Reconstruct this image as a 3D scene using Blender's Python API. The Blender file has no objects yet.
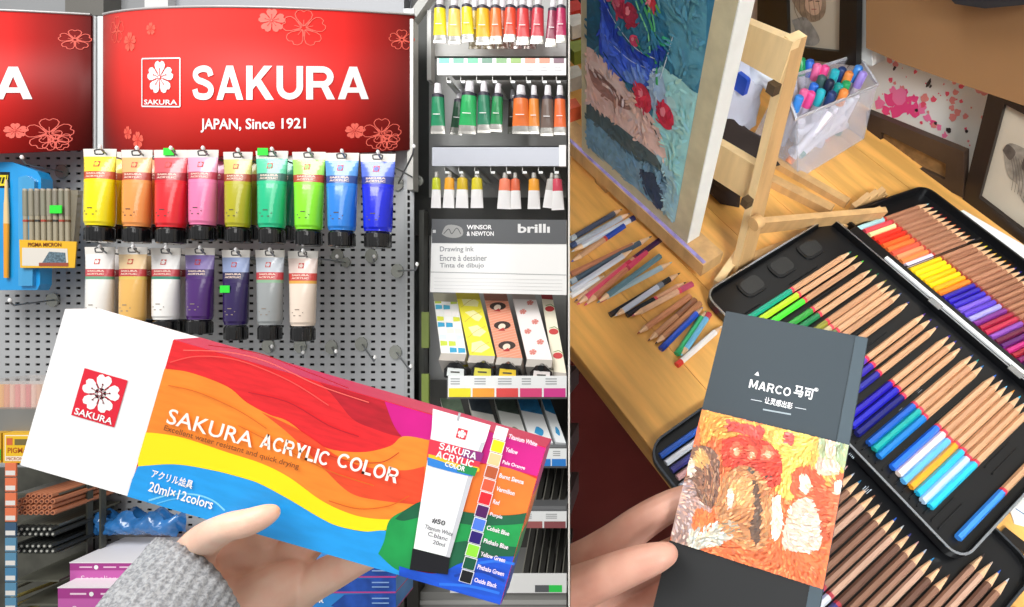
import bpy, bmesh, math, random
from mathutils import Vector, Matrix
R_ = random.Random(7)
C = bpy.context.scene.collection
sc = bpy.context.scene
# ------------------------------------------------------------------ camera, world, lights, exposure
F, CX, CY, H = 600.0, 640.0, 303.5, 1.45
cam = bpy.data.objects.new('camera', bpy.data.cameras.new('camera')); C.objects.link(cam)
cam.location = (0, 0, H); cam.rotation_euler = (math.pi/2, 0, 0)
cam.data.sensor_width = 36; cam.data.lens = 36*F/1024; cam.data.shift_x = (512-CX)/1024
cam.data.clip_start = .01; cam.data.clip_end = 50
sc.camera = cam
w = bpy.data.worlds.new('world'); sc.world = w; w.use_nodes = True
w.node_tree.nodes['Background'].inputs[0].default_value = (1.0, 0.99, 0.97, 1)
w.node_tree.nodes['Background'].inputs[1].default_value = 0.47
def area(name, loc, target, size, power, color=(1, 1, 1)):
    l = bpy.data.lights.new(name, 'AREA'); l.shape = 'RECTANGLE'; l.size, l.size_y = size; l.energy = power; l.color = color
    o = bpy.data.objects.new(name, l); C.objects.link(o); o.location = loc
    o.rotation_euler = (Vector(target)-Vector(loc)).to_track_quat('-Z', 'Y').to_euler(); return o
area('shop_ceiling_light', (-1.0, -.35, 2.75), (-.45, 1.0, 1.3), (1.2, .9), 36, (1, .99, .97))
area('shop_ceiling_light', (-.25, -.9, 2.2), (-.3, 1.0, 1.35), (.9, .6), 6, (1, .99, .97))
area('studio_ceiling_light', (1.25, -.15, 2.35), (.25, .75, 1.4), (.6, .6), 36, (1, .95, .87))
area('studio_fill_light', (.42, -.75, 1.15), (.22, .85, 1.45), (.4, .7), 2.1, (.97, .99, 1)).data.spread = math.radians(40)  # added fill lamp low beside the camera to brighten the canvas
sc.view_settings.view_transform = 'Standard'; sc.view_settings.look = 'None'
sc.view_settings.gamma = 1; sc.view_settings.use_curve_mapping = False; sc.view_settings.exposure = 0.0

# ------------------------------------------------------------------ coordinate frames
def at(px, py, Y): return Vector(((px-CX)/F*Y, Y, H-(py-CY)/F*Y))
# the desk stands in its own frame: X along its front edge, Y towards its wall, Z up from its top
_R = ((.7939, .6034, -.0749), (-.4652, .6821, .5642), (.3915, -.4131, .8222))
def c2w(v): return Vector((v[0], v[2], -v[1]))
_u = c2w([_R[i][0] for i in range(3)]).normalized(); _v = c2w([_R[i][1] for i in range(3)]).normalized()
_n = _v.cross(_u).normalized()
_o = Vector((0, 0, H)) + c2w((.11464, .03646, .65847)) - _n*.014
TM = Matrix(((_v.x, _u.x, _n.x, _o.x), (_v.y, _u.y, _n.y, _o.y), (_v.z, _u.z, _n.z, _o.z), (0, 0, 0, 1)))
TI = TM.inverted()
CAMT = TI @ Vector((0, 0, H))
def _ray(px, py): return (TI @ at(px, py, 1.0)) - CAMT
def T(px, py, h=0): d = _ray(px, py); return CAMT + d*((h-CAMT.z)/d.z)
def VY(px, py, y): d = _ray(px, py); return CAMT + d*((y-CAMT.y)/d.y)
def VX(px, py, x): d = _ray(px, py); return CAMT + d*((x-CAMT.x)/d.x)
DN = Vector((1, 71.0/F, 0)).normalized()      # normal of the partition board between the shop and the studio (points to the studio)

# ------------------------------------------------------------------ materials
def srgb(h):
    if isinstance(h, str):
        h = h.lstrip('#'); c = [int(h[i:i+2], 16)/255 for i in (0, 2, 4)]
    else: c = list(h)
    return tuple((x/12.92 if x <= .04045 else ((x+.055)/1.055)**2.4) for x in c)+(1,)
_mc = {}
def M(h, rough=.5, metal=0, var=0, scale=8, alpha=1, trans=0, bump=0, stretch=(1, 1, 1), sss=0, name=None, coat=0, emit=0):
    key = (h, rough, metal, var, scale, alpha, trans, bump, stretch, sss, coat, emit)
    if key in _mc: return _mc[key]
    m = bpy.data.materials.new(name or 'paint_'+str(h).lstrip('#')); m.use_nodes = True
    nt = m.node_tree; b = nt.nodes['Principled BSDF']; col = srgb(h)
    b.inputs['Base Color'].default_value = col; b.inputs['Roughness'].default_value = rough; b.inputs['Metallic'].default_value = metal
    b.inputs['Alpha'].default_value = alpha; b.inputs['Transmission Weight'].default_value = trans
    if coat: b.inputs['Coat Weight'].default_value = coat; b.inputs['Coat Roughness'].default_value = .08
    if sss: b.inputs['Subsurface Weight'].default_value = sss; b.inputs['Subsurface Radius'].default_value = (.006, .002, .001)
    if emit: b.inputs['Emission Color'].default_value = col; b.inputs['Emission Strength'].default_value = emit
    if var or bump:
        tc = nt.nodes.new('ShaderNodeTexCoord'); mp = nt.nodes.new('ShaderNodeMapping'); mp.inputs['Scale'].default_value = stretch
        no = nt.nodes.new('ShaderNodeTexNoise'); no.inputs['Scale'].default_value = scale; no.inputs['Detail'].default_value = 5
        nt.links.new(tc.outputs['Object'], mp.inputs[0]); nt.links.new(mp.outputs[0], no.inputs['Vector'])
        if var:
            mx = nt.nodes.new('ShaderNodeMixRGB'); rp = nt.nodes.new('ShaderNodeValToRGB')
            rp.color_ramp.elements[0].position = .35; rp.color_ramp.elements[1].position = .65
            nt.links.new(no.outputs['Fac'], rp.inputs[0]); nt.links.new(rp.outputs[0], mx.inputs[0])
            mx.inputs[1].default_value = tuple(max(0, x*(1-var)) for x in col[:3])+(1,)
            mx.inputs[2].default_value = tuple(min(1, x*(1+var*.7)+var*.01) for x in col[:3])+(1,)
            nt.links.new(mx.outputs[0], b.inputs['Base Color'])
        if bump:
            bp = nt.nodes.new('ShaderNodeBump'); bp.inputs['Strength'].default_value = bump; bp.inputs['Distance'].default_value = .002
            nt.links.new(no.outputs['Fac'], bp.inputs['Height']); nt.links.new(bp.outputs[0], b.inputs['Normal'])
    _mc[key] = m; return m

# ------------------------------------------------------------------ mesh builder
_tc = {}
def text_mesh(s, bold=0.0):
    k = (s, bold)
    if k in _tc: return _tc[k]
    c = bpy.data.curves.new('t', 'FONT'); c.body = s; c.offset = bold; c.resolution_u = 3
    o = bpy.data.objects.new('t', c); C.objects.link(o)
    dg = bpy.context.evaluated_depsgraph_get(); dg.update()
    me = bpy.data.meshes.new_from_object(o.evaluated_get(dg))
    vs = [tuple(v.co) for v in me.vertices]; fs = [tuple(p.vertices) for p in me.polygons]
    bpy.data.objects.remove(o); bpy.data.curves.remove(c); bpy.data.meshes.remove(me)
    _tc[k] = (vs, fs); return vs, fs
def area2(p): return sum(p[i][0]*p[(i+1) % len(p)][1]-p[(i+1) % len(p)][0]*p[i][1] for i in range(len(p)))/2
def clip(sub, con):
    """polygon sub clipped by convex polygon con, 2D"""
    if area2(con) < 0: con = con[::-1]
    out = list(sub)
    for i in range(len(con)):
        a, b = con[i], con[(i+1) % len(con)]
        def ins(p): return (b[0]-a[0])*(p[1]-a[1])-(b[1]-a[1])*(p[0]-a[0]) >= -1e-12
        inp, out = out, []
        for j in range(len(inp)):
            p, q = inp[j-1], inp[j]
            ip, iq = ins(p), ins(q)
            if ip != iq:
                d1 = (b[0]-a[0])*(p[1]-a[1])-(b[1]-a[1])*(p[0]-a[0]); d2 = (b[0]-a[0])*(q[1]-a[1])-(b[1]-a[1])*(q[0]-a[0])
                t = d1/(d1-d2); out.append((p[0]+(q[0]-p[0])*t, p[1]+(q[1]-p[1])*t))
            if iq: out.append(q)
        if len(out) < 3: return []
    return out
def cr(pts, n=6):
    o = []
    for i in range(len(pts)-1):
        p0, p1, p2, p3 = pts[max(i-1, 0)], pts[i], pts[i+1], pts[min(i+2, len(pts)-1)]
        for k in range(n):
            t = k/n
            o.append(tuple(.5*((2*b)+(-a+c)*t+(2*a-5*b+4*c-d)*t*t+(-a+3*b-3*c+d)*t**3) for a, b, c, d in zip(p0, p1, p2, p3)))
    o.append(tuple(pts[-1])); return o
class MB:
    def __init__(s): s.v = []; s.f = []; s.m = []; s.mats = []; s.sm = []
    def mi(s, m):
        if m not in s.mats: s.mats.append(m)
        return s.mats.index(m)
    def add(s, vs, fs, m, smooth=False, mx=None):
        b = len(s.v); i = s.mi(m)
        s.v += [tuple(mx @ Vector(v)) if mx else tuple(v) for v in vs]
        for f in fs: s.f.append(tuple(b+k for k in f)); s.m.append(i); s.sm.append(smooth)
        return s
    def box(s, lo, hi, m, mx=None, bev=0):
        x0, y0, z0 = lo; x1, y1, z1 = hi
        if bev:
            b = bev
            pts = []
            for (cx, cy, a0) in ((x1-b, z1-b, 0), (x0+b, z1-b, 90), (x0+b, z0+b, 180), (x1-b, z0+b, 270)):
                for k in range(4): a = math.radians(a0+k*30); pts.append((cx+b*math.cos(a), cy+b*math.sin(a)))
            return s.prism(pts, y0, y1, m, mx)
        v = [(x0, y0, z0), (x1, y0, z0), (x1, y1, z0), (x0, y1, z0), (x0, y0, z1), (x1, y0, z1), (x1, y1, z1), (x0, y1, z1)]
        return s.add(v, [(0, 3, 2, 1), (4, 5, 6, 7), (0, 1, 5, 4), (1, 2, 6, 5), (2, 3, 7, 6), (3, 0, 4, 7)], m, mx=mx)
    def prism(s, pts, y0, y1, m, mx=None, side=None):
        """polygon in (x,z) extruded along y"""
        if area2(pts) < 0: pts = pts[::-1]
        n = len(pts)
        s.add([(p[0], y0, p[1]) for p in pts]+[(p[0], y1, p[1]) for p in pts], [tuple(range(n)), tuple(range(2*n-1, n-1, -1))], m, mx=mx)
        s.add([(p[0], y0, p[1]) for p in pts]+[(p[0], y1, p[1]) for p in pts], [(i, i+n, (i+1) % n+n, (i+1) % n) for i in range(n)], side or m, mx=mx)
        return s
    def prismz(s, pts, z0, z1, m, mx=None):
        """polygon in (x,y) extruded along z"""
        if area2(pts) < 0: pts = pts[::-1]
        n = len(pts)
        return s.add([(p[0], p[1], z0) for p in pts]+[(p[0], p[1], z1) for p in pts],
                     [tuple(range(n-1, -1, -1)), tuple(range(n, 2*n))]+[(i, (i+1) % n, (i+1) % n+n, i+n) for i in range(n)], m, mx=mx)
    def poly(s, pts, m, mp=None, eps=.0001, conv=None):
        if conv: pts = clip(pts, conv)
        if len(pts) < 3: return s
        if area2(pts) < 0: pts = pts[::-1]
        vs = [mp(p[0], p[1], eps) if mp else (p[0], -eps, p[1]) for p in pts]
        return s.add(vs, [tuple(range(len(pts)))], m)
    def text(s, st, x0, x1, z0, z1, m, mp=None, eps=.0002, bold=0, keep=False, mx2=None):
        vs, fs = text_mesh(st, bold)
        if not vs: return s
        ax = min(v[0] for v in vs); bx = max(v[0] for v in vs); az = min(v[1] for v in vs); bz = max(v[1] for v in vs)
        kx = (x1-x0)/(bx-ax); kz = (z1-z0)/(bz-az)
        if keep: kx = kz = min(kx, kz)
        o = []
        for v in vs:
            x, z = x0+(v[0]-ax)*kx, z0+(v[1]-az)*kz
            if mx2: x, z = mx2(x, z)
            o.append(mp(x, z, eps) if mp else (x, -eps, z))
        return s.add(o, fs, m)
    def tube(s, pts, r, m, seg=8, smooth=True, cap=True):
        """tube through pts; r number or list"""
        pts = [Vector(p) for p in pts]; n = len(pts); rs = r if isinstance(r, (list, tuple)) else [r]*n
        rings = []; prev = None
        for i, p in enumerate(pts):
            d = (pts[min(i+1, n-1)]-pts[max(i-1, 0)]).normalized()
            if prev is None: a = d.orthogonal().normalized()
            else: a = (prev-d*prev.dot(d)); a = a.normalized() if a.length > 1e-6 else d.orthogonal().normalized()
            prev = a; b = d.cross(a)
            rings.append([p+(a*math.cos(2*math.pi*k/seg)+b*math.sin(2*math.pi*k/seg))*rs[i] for k in range(seg)])
        vs = [tuple(v) for ring in rings for v in ring]
        fs = [(i*seg+k, i*seg+(k+1) % seg, (i+1)*seg+(k+1) % seg, (i+1)*seg+k) for i in range(n-1) for k in range(seg)]
        s.add(vs, fs, m, smooth)
        if cap: s.add([tuple(v) for v in rings[0]], [tuple(range(seg-1, -1, -1))], m); s.add([tuple(v) for v in rings[-1]], [tuple(range(seg))], m)
        return s
    def loft(s, secs, matf, seg=20, cap=True, axis='z'):
        """secs: (z, w, t[, cx]) ellipse rings, matf(z)->material for the span above"""
        vs = []
        for q in secs:
            z, w_, t_ = q[:3]; cx = q[3] if len(q) > 3 else 0
            for k in range(seg): a = 2*math.pi*k/seg; vs.append((cx+w_*math.cos(a), t_*math.sin(a), z))
        for i in range(len(secs)-1):
            s.add(vs[i*seg:(i+2)*seg], [(k, (k+1) % seg, seg+(k+1) % seg, seg+k) for k in range(seg)], matf((secs[i][0]+secs[i+1][0])/2), True)
        if cap:
            s.add(vs[:seg], [tuple(range(seg-1, -1, -1))], matf(secs[0][0])); s.add(vs[-seg:], [tuple(range(seg))], matf(secs[-1][0]))
        return s
    def build(s, name, parent=None, mx=None, **k):
        me = bpy.data.meshes.new(name); me.from_pydata(s.v, [], s.f)
        for m in s.mats: me.materials.append(m)
        me.polygons.foreach_set('material_index', s.m); me.polygons.foreach_set('use_smooth', s.sm); me.update()
        o = bpy.data.objects.new(name, me); C.objects.link(o)
        if parent: o.parent = parent
        if mx is not None: o.matrix_world = mx if not parent else mx
        if k: tag(o, **k)
        return o
def tag(o, label=None, cat=None, group=None, kind=None):
    if label: o['label'] = label
    if cat: o['category'] = cat
    if group: o['group'] = group
    if kind: o['kind'] = kind
    return o
def thing(name, label, cat, mx=None, group=None):
    o = bpy.data.objects.new(name, None); C.objects.link(o); o.empty_display_size = .02
    if mx is not None: o.matrix_world = mx
    return tag(o, label, cat, group)
def copy_tree(o, mx, label, group=None):
    c = o.copy(); C.objects.link(c); c.matrix_world = mx; c['label'] = label
    if group: c['group'] = group
    for ch in [x for x in o.children]:
        d = ch.copy(); C.objects.link(d); d.parent = c
        for g in ch.children:
            e = g.copy(); C.objects.link(e); e.parent = d
    return c
def L3(p): return Matrix.Translation(Vector(p))
def RZ(a): return Matrix.Rotation(a, 4, 'Z')
def RY(a): return Matrix.Rotation(a, 4, 'Y')
def RX(a): return Matrix.Rotation(a, 4, 'X')
def frame(o, x, z):
    """matrix with local x along x, local z near z"""
    x = Vector(x).normalized(); y = Vector(z).cross(x).normalized(); z = x.cross(y)
    return Matrix(((x.x, y.x, z.x, o[0]), (x.y, y.y, z.y, o[1]), (x.z, y.z, z.z, o[2]), (0, 0, 0, 1)))
def struct(mb, name, mx=None): return mb.build(name, None, mx, kind='structure')
def cut_at_partition(o, side=1, off=.0006):
    """trim a mesh at the face of the partition board; side 1 keeps the studio side"""
    mw = o.matrix_world.copy(); bm = bmesh.new(); bm.from_mesh(o.data); bm.transform(mw)
    r = bmesh.ops.bisect_plane(bm, geom=bm.verts[:]+bm.edges[:]+bm.faces[:], plane_co=DN*off*side, plane_no=DN*-side, clear_outer=True)
    ed = [e for e in r['geom_cut'] if isinstance(e, bmesh.types.BMEdge)]
    if ed:
        try: bmesh.ops.edgeloop_fill(bm, edges=ed)
        except Exception: pass
    bm.transform(mw.inverted()); bm.to_mesh(o.data); bm.free(); return o
BLACK = M('#111214', .35); WHITE = M('#f4f4f4', .45); STEEL = M('#b9bcc0', .25, .9); WIRE = M('#8d9094', .3, .9)
# ---- the five-petal flower mark
def petal_pts(cx, cz, r, a, notch=.14):
    pts = []
    for (rad, da) in ((.10, 0), (.34, .50), (.62, .57), (.84, .50), (.97, .33), (1.0, .15), (.88, 0), (1.0, -.15), (.97, -.33), (.84, -.50), (.62, -.57), (.34, -.50)):
        pts.append((cx+r*rad*math.sin(a+da), cz+r*rad*math.cos(a+da)))
    return pts
def flower(mb, cx, cz, r, mat, mid=None, mp=None, eps=.0002, rot=0, ring=True):
    for k in range(5): mb.poly(petal_pts(cx, cz, r, rot+k*2*math.pi/5), mat, mp, eps)
    mb.poly([(cx+.3*r*math.cos(a*.5236), cz+.3*r*math.sin(a*.5236)) for a in range(12)], mat, mp, eps)
    if mid:
        n = 10
        for k in range(n):
            a = rot+k*2*math.pi/n; L = .50*r; wd = .017*r
            d = (math.sin(a), math.cos(a)); q = (d[1], -d[0])
            mb.poly([(cx+d[0]*r*.14+q[0]*wd, cz+d[1]*r*.14+q[1]*wd), (cx+d[0]*L+q[0]*wd, cz+d[1]*L+q[1]*wd), (cx+d[0]*L-q[0]*wd, cz+d[1]*L-q[1]*wd), (cx+d[0]*r*.14-q[0]*wd, cz+d[1]*r*.14-q[1]*wd)], mid, mp, eps*1.6)
            mb.poly([(cx+d[0]*L+.045*r*math.cos(j*1.047), cz+d[1]*L+.045*r*math.sin(j*1.047)) for j in range(6)], mid, mp, eps*1.6)
        outl = [(cx+.13*r*math.cos(j*.5236), cz+.13*r*math.sin(j*.5236)) for j in range(12)]
        inl = [(cx+.08*r*math.cos(j*.5236), cz+.08*r*math.sin(j*.5236)) for j in range(12)]
        mb.poly(outl, mid, mp, eps*1.6); mb.poly(inl, mat, mp, eps*2.2)
def ribbon(mb, pts, wd, mat, mp, eps, closed=False):
    n = len(pts); L_, Rr = [], []
    for i in range(n):
        a = pts[i-1] if (i or closed) else pts[i]; c = pts[(i+1) % n] if (i < n-1 or closed) else pts[i]
        dx, dz = c[0]-a[0], c[1]-a[1]; l = math.hypot(dx, dz) or 1; nx, nz = -dz/l*wd/2, dx/l*wd/2
        L_.append((pts[i][0]+nx, pts[i][1]+nz)); Rr.append((pts[i][0]-nx, pts[i][1]-nz))
    for i in range(n if closed else n-1):
        j = (i+1) % n; mb.poly([L_[i], L_[j], Rr[j], Rr[i]], mat, mp, eps)
_arc = lambda cx, cz, rx_, rz_, a0, a1, n=12: [(cx+rx_*math.cos(math.radians(a0+(a1-a0)*k/n)), cz+rz_*math.sin(math.radians(a0+(a1-a0)*k/n))) for k in range(n+1)]
GLY = {  # heavy sans capitals: width, polygons, ribbons (width .19)
 'A': (.88, [[(0, 0), (.21, 0), (.54, 1), (.33, 1)], [(.88, 0), (.67, 0), (.34, 1), (.55, 1)], [(.2, .2), (.68, .2), (.63, .36), (.25, .36)]], []),
 'K': (.84, [[(0, 0), (.2, 0), (.2, 1), (0, 1)], [(.2, .30), (.2, .56), (.55, 1), (.80, 1)], [(.29, .46), (.44, .62), (.85, 0), (.60, 0)]], []),
 'U': (.78, [], [[(.095, 1), (.095, .6)]+_arc(.39, .39, .295, .295, 180, 360)+[(.685, .6), (.685, 1)]]),
 'R': (.82, [[(0, 0), (.2, 0), (.2, 1), (0, 1)], [(.40, .44), (.60, .47), (.83, 0), (.60, 0)]], [[(.1, .905), (.45, .905)]+_arc(.47, .68, .225, .225, 85, -85)+[(.45, .455), (.1, .455)]]),
 'S': (.76, [], [cr([(.66, .70), (.58, .87), (.37, .91), (.16, .84), (.11, .71), (.21, .58), (.40, .52), (.60, .42), (.665, .28), (.58, .13), (.38, .09), (.16, .14), (.09, .31)], 4)]),
 'C': (.80, [], [_arc(.45, .5, .355, .41, 42, 318, 20)]),
 'O': (.86, [], ['o']),
 'Y': (.82, [[(.31, 0), (.51, 0), (.51, .46), (.31, .46)], [(0, 1), (.23, 1), (.51, .46), (.31, .38)], [(.82, 1), (.59, 1), (.31, .46), (.51, .38)]], []),
 'L': (.64, [[(0, 0), (.2, 0), (.2, 1), (0, 1)], [(0, 0), (.64, 0), (.64, .18), (0, .18)]], []),
 'I': (.2, [[(0, 0), (.2, 0), (.2, 1), (0, 1)]], []),
 'M': (.98, [[(0, 0), (.18, 0), (.18, 1), (0, 1)], [(.80, 0), (.98, 0), (.98, 1), (.80, 1)], [(.0, 1), (.22, 1), (.56, .12), (.42, .12)], [(.98, 1), (.76, 1), (.42, .12), (.56, .12)]], []),
}
def caps(mb, st, x0, x1, z0, z1, mat, mp=None, eps=.0002, gap=.09, weight=.19):
    tot = sum(GLY[c][0] for c in st)+gap*(len(st)-1); k = (x1-x0)/tot; hz = z1-z0; x = 0
    f = lambda p: (x0+(x+p[0])*k, z0+p[1]*hz)
    for c in st:
        w_, po, rb = GLY[c]
        for p in po:
            m_ = 6   # subdivide long bars so they follow curved faces
            if len(p) == 4:
                for i in range(m_):
                    for_ = lambda u, a, b_: (a[0]+(b_[0]-a[0])*u, a[1]+(b_[1]-a[1])*u)
                    u0, u1 = i/m_, (i+1)/m_
                    mb.poly([f(for_(u0, p[0], p[3])), f(for_(u0, p[1], p[2])), f(for_(u1, p[1], p[2])), f(for_(u1, p[0], p[3]))], mat, mp, eps)
            else: mb.poly([f(q) for q in p], mat, mp, eps)
        for r in rb:
            cl_ = r == 'o'; pts = _arc(.43, .5, .335, .41, 0, 345, 23) if cl_ else r
            # offset in glyph space so stems keep their weight
            n = len(pts); Lf, Rt = [], []
            for i in range(n):
                a = pts[i-1] if (i or cl_) else pts[i]; b_ = pts[(i+1) % n] if (i < n-1 or cl_) else pts[i]
                dx, dz = b_[0]-a[0], b_[1]-a[1]; l = math.hypot(dx, dz) or 1; nx, nz = -dz/l*weight/2, dx/l*weight/2
                Lf.append(f((pts[i][0]+nx, pts[i][1]+nz))); Rt.append(f((pts[i][0]-nx, pts[i][1]-nz)))
            for i in range(n if cl_ else n-1):
                j = (i+1) % n; mb.poly([Lf[i], Lf[j], Rt[j], Rt[i]], mat, mp, eps)
        x += w_+gap
def inside(p, poly):
    c = False; j = len(poly)-1
    for i in range(len(poly)):
        if (poly[i][1] > p[1]) != (poly[j][1] > p[1]) and p[0] < (poly[j][0]-poly[i][0])*(p[1]-poly[i][1])/(poly[j][1]-poly[i][1]+1e-15)+poly[i][0]: c = not c
        j = i
    return c
def dabs(mb, regions, base, x0, x1, z0, z1, n, ln, wd, conv, eps, jit=.16, seed=3):
    """brush dabs in the colours of the printed or painted shapes below them"""
    rr = random.Random(seed)
    for q in range(n):
        p = (rr.uniform(x0, x1), rr.uniform(z0, z1)); c = base
        for poly, col in regions:
            if inside(p, poly): c = col
        h = c.lstrip('#'); rgb = [int(h[i:i+2], 16) for i in (0, 2, 4)]; f = rr.choice((-1.6, -1, -.4, .3, .8, 1.3))*jit; wv = rr.choice((0, jit*.8, -jit*.7))
        rgb = [min(250, max(5, int(round((v*(1+f)+(18 if f > .1 else 0))*(1+(wv if k == 0 else -wv if k == 2 else 0))/6)*6))) for k, v in enumerate(rgb)]
        a = 1.1+1.3*math.sin(p[0]*70+seed)+1.1*math.cos(p[1]*55)+rr.uniform(-.5, .5); l = ln*rr.uniform(.5, 1.4); w_ = wd*rr.uniform(.6, 1.3)
        dx, dz = math.cos(a)*l/2, math.sin(a)*l/2; nx, nz = -math.sin(a)*w_/2, math.cos(a)*w_/2
        mb.poly([(p[0]-dx, p[1]-dz), (p[0]-dx*.5+nx, p[1]-dz*.5+nz), (p[0]+dx*.5+nx, p[1]+dz*.5+nz), (p[0]+dx, p[1]+dz), (p[0]+dx*.5-nx, p[1]+dz*.5-nz), (p[0]-dx*.5-nx, p[1]-dz*.5-nz)], M('#%02x%02x%02x' % tuple(rgb), .5), None, eps+rr.random()*eps*.3, conv)
def line(mb, pts, wd, mat, mp=None, eps=.0001, conv=None):
    """a drawn stroke of width wd"""
    for i in range(len(pts)-1):
        a, b = pts[i], pts[i+1]; dx, dz = b[0]-a[0], b[1]-a[1]; l = math.hypot(dx, dz) or 1; nx, nz = -dz/l*wd/2, dx/l*wd/2
        mb.poly([(a[0]+nx, a[1]+nz), (b[0]+nx, b[1]+nz), (b[0]-nx, b[1]-nz), (a[0]-nx, a[1]-nz)], mat, mp, eps, conv)
# =================================================================== THE SHOP (left of the partition)
YB = 1.06   # face of the pegboard
def rx(y, px): return (px-CX)/F*y
# back wall behind the pegboard, dark gap
b = MB(); b.box((-2.2, 1.30, 0), (-.155, 1.33, 2.4), M('#3a3b3c', .7, var=.2, scale=3)); struct(b, 'wall_back')
b = MB(); b.box((-2.2, -.6, -.02), (-.02, 1.33, 0), M('#6c6a66', .5, var=.15, scale=4)); struct(b, 'floor')
# added partition board between the two rooms, pale to bounce light onto the canvas
b = MB(); b.box((.335, -.0005, .62), (2.1, .0005, 2.4), M('#b9b4ac', .7))
d = Vector((-71.0/F, 1, 0)).normalized(); b.build('wall_partition', None, Matrix(((d.x, -d.y, 0, 0), (d.y, d.x, 0, 0), (0, 0, 1, 0), (0, 0, 0, 1))), kind='structure')
# grey fittings above the signs
b = MB(); b.box((rx(1.2, -60), 1.2, at(0, 60, 1.2).z), (rx(1.2, 440), 1.22, at(0, -60, 1.2).z), M('#8e9092', .5, var=.08, scale=3))
b.box((rx(1.17, 70), 1.16, at(0, 40, 1.16).z), (rx(1.17, 108), 1.2, at(0, -60, 1.16).z), M('#66645f', .5))
b.box((rx(1.17, 153), 1.15, at(0, 40, 1.16).z), (rx(1.17, 176), 1.2, at(0, -60, 1.16).z), M('#d5d6d6', .4))
b.box((rx(1.17, 176), 1.17, at(0, 40, 1.16).z), (rx(1.17, 404), 1.2, at(0, -60, 1.16).z), M('#9fa2a8', .4))
b.build('shelf_back_panel', None, label='grey metal panels of the shop fitting above the red signs', cat='panel')
b = MB(); p0 = at(436, -14, 1.1); p1 = at(408, 24, 1.08)
b.add([(p0.x-.015, p0.y, p0.z), (p0.x+.004, p0.y, p0.z), (p1.x+.006, p1.y, p1.z), (p1.x-.012, p1.y, p1.z), (p0.x-.015, p0.y+.02, p0.z), (p0.x+.004, p0.y+.02, p0.z), (p1.x+.006, p1.y+.02, p1.z), (p1.x-.012, p1.y+.02, p1.z)],
      [(0, 3, 2, 1), (4, 5, 6, 7), (0, 1, 5, 4), (1, 2, 6, 5), (2, 3, 7, 6), (3, 0, 4, 7)], M('#b9bab6', .4))
b.build('shelf_bracket', None, label='slanting light grey bracket at the top right corner of the red sign', cat='bracket')
# pegboard: real slots
def pegboard(x0, x1, z0, z1, px_, pz, hw, hh, name, label, mat, y=YB, th=.002, ox=0, oz=0):
    xs = [x0]; zs = [z0]
    n = int((x1-x0-ox)/px_); xc = x0+ox+px_/2
    hx = []
    for i in range(n): hx.append((xc-hw/2, xc+hw/2)); xc += px_
    m = int((z1-z0-oz)/pz); zc = z0+oz+pz/2; hz = []
    for i in range(m): hz.append((zc-hh/2, zc+hh/2)); zc += pz
    for a, c in hx: xs += [a, c]
    for a, c in hz: zs += [a, c]
    xs.append(x1); zs.append(z1); nx, nz = len(xs), len(zs)
    vs = [(x, 0, z) for z in zs for x in xs]
    fs = []
    for j in range(nz-1):
        for i in range(nx-1):
            if i % 2 == 1 and j % 2 == 1: continue
            fs.append((j*nx+i, j*nx+i+1, (j+1)*nx+i+1, (j+1)*nx+i))
    mb = MB(); mb.add(vs, fs, mat); o = mb.build(name, None, L3((0, y, 0)), label=label, cat='pegboard')
    md = o.modifiers.new('thick', 'SOLIDIFY'); md.thickness = th; md.offset = -1
    return o
pegmat = M('#babcbe', .42, .15, var=.06, scale=5)
pegboard(rx(YB, -30), rx(YB, 407.5), .62, at(0, 20, YB).z, .01795, .0135, .0078, .0042, 'pegboard', 'light grey metal pegboard with rows of slots behind the paint tubes', pegmat, ox=.003)
b = MB(); b.box((rx(1.09, -40), 1.12, .6), (rx(1.09, 405), 1.125, at(0, 10, 1.1).z), M('#2e2e2f', .8)); b.build('slot_shade_sheet', None, label='dark sheet added for the shade seen in the slots of the grey pegboard', cat='backing panel')  # added dark sheet stands in for the shade inside the slots
# slotted upright at the right edge of the pegboard
pegboard(rx(1.05, 405), rx(1.05, 415), .62, at(0, 10, 1.05).z, .0165, .012, .0045, .0085, 'slotted_upright', 'grey slotted steel upright between pegboard and small paint tube shelf', M('#b3b5b6', .35, .3), y=1.045)
# pieces above which the two signs meet: white posts
for k, px in enumerate((92.5, 100.5)):
    b = MB(); y = 1.035; b.box((rx(y, px-3), y, at(0, 153, y).z), (rx(y, px+3), y+.02, at(0, 16, y).z), M('#dfe3e4', .3, .2), bev=.001)
    b.build('sign_post', None, label=('white edge strip of the left red sign' if k == 0 else 'white edge strip on the left side of the right red sign'), cat='strip')
b = MB(); y = 1.03; b.box((rx(y, 408), y-.004, at(0, 190, y).z), (rx(y, 414), y+.02, at(0, 20, y).z), M('#b5b3ae', .35, .3))
b.build('sign_post', None, label='grey edge strip on the right side of the right red sign', cat='strip')

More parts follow.
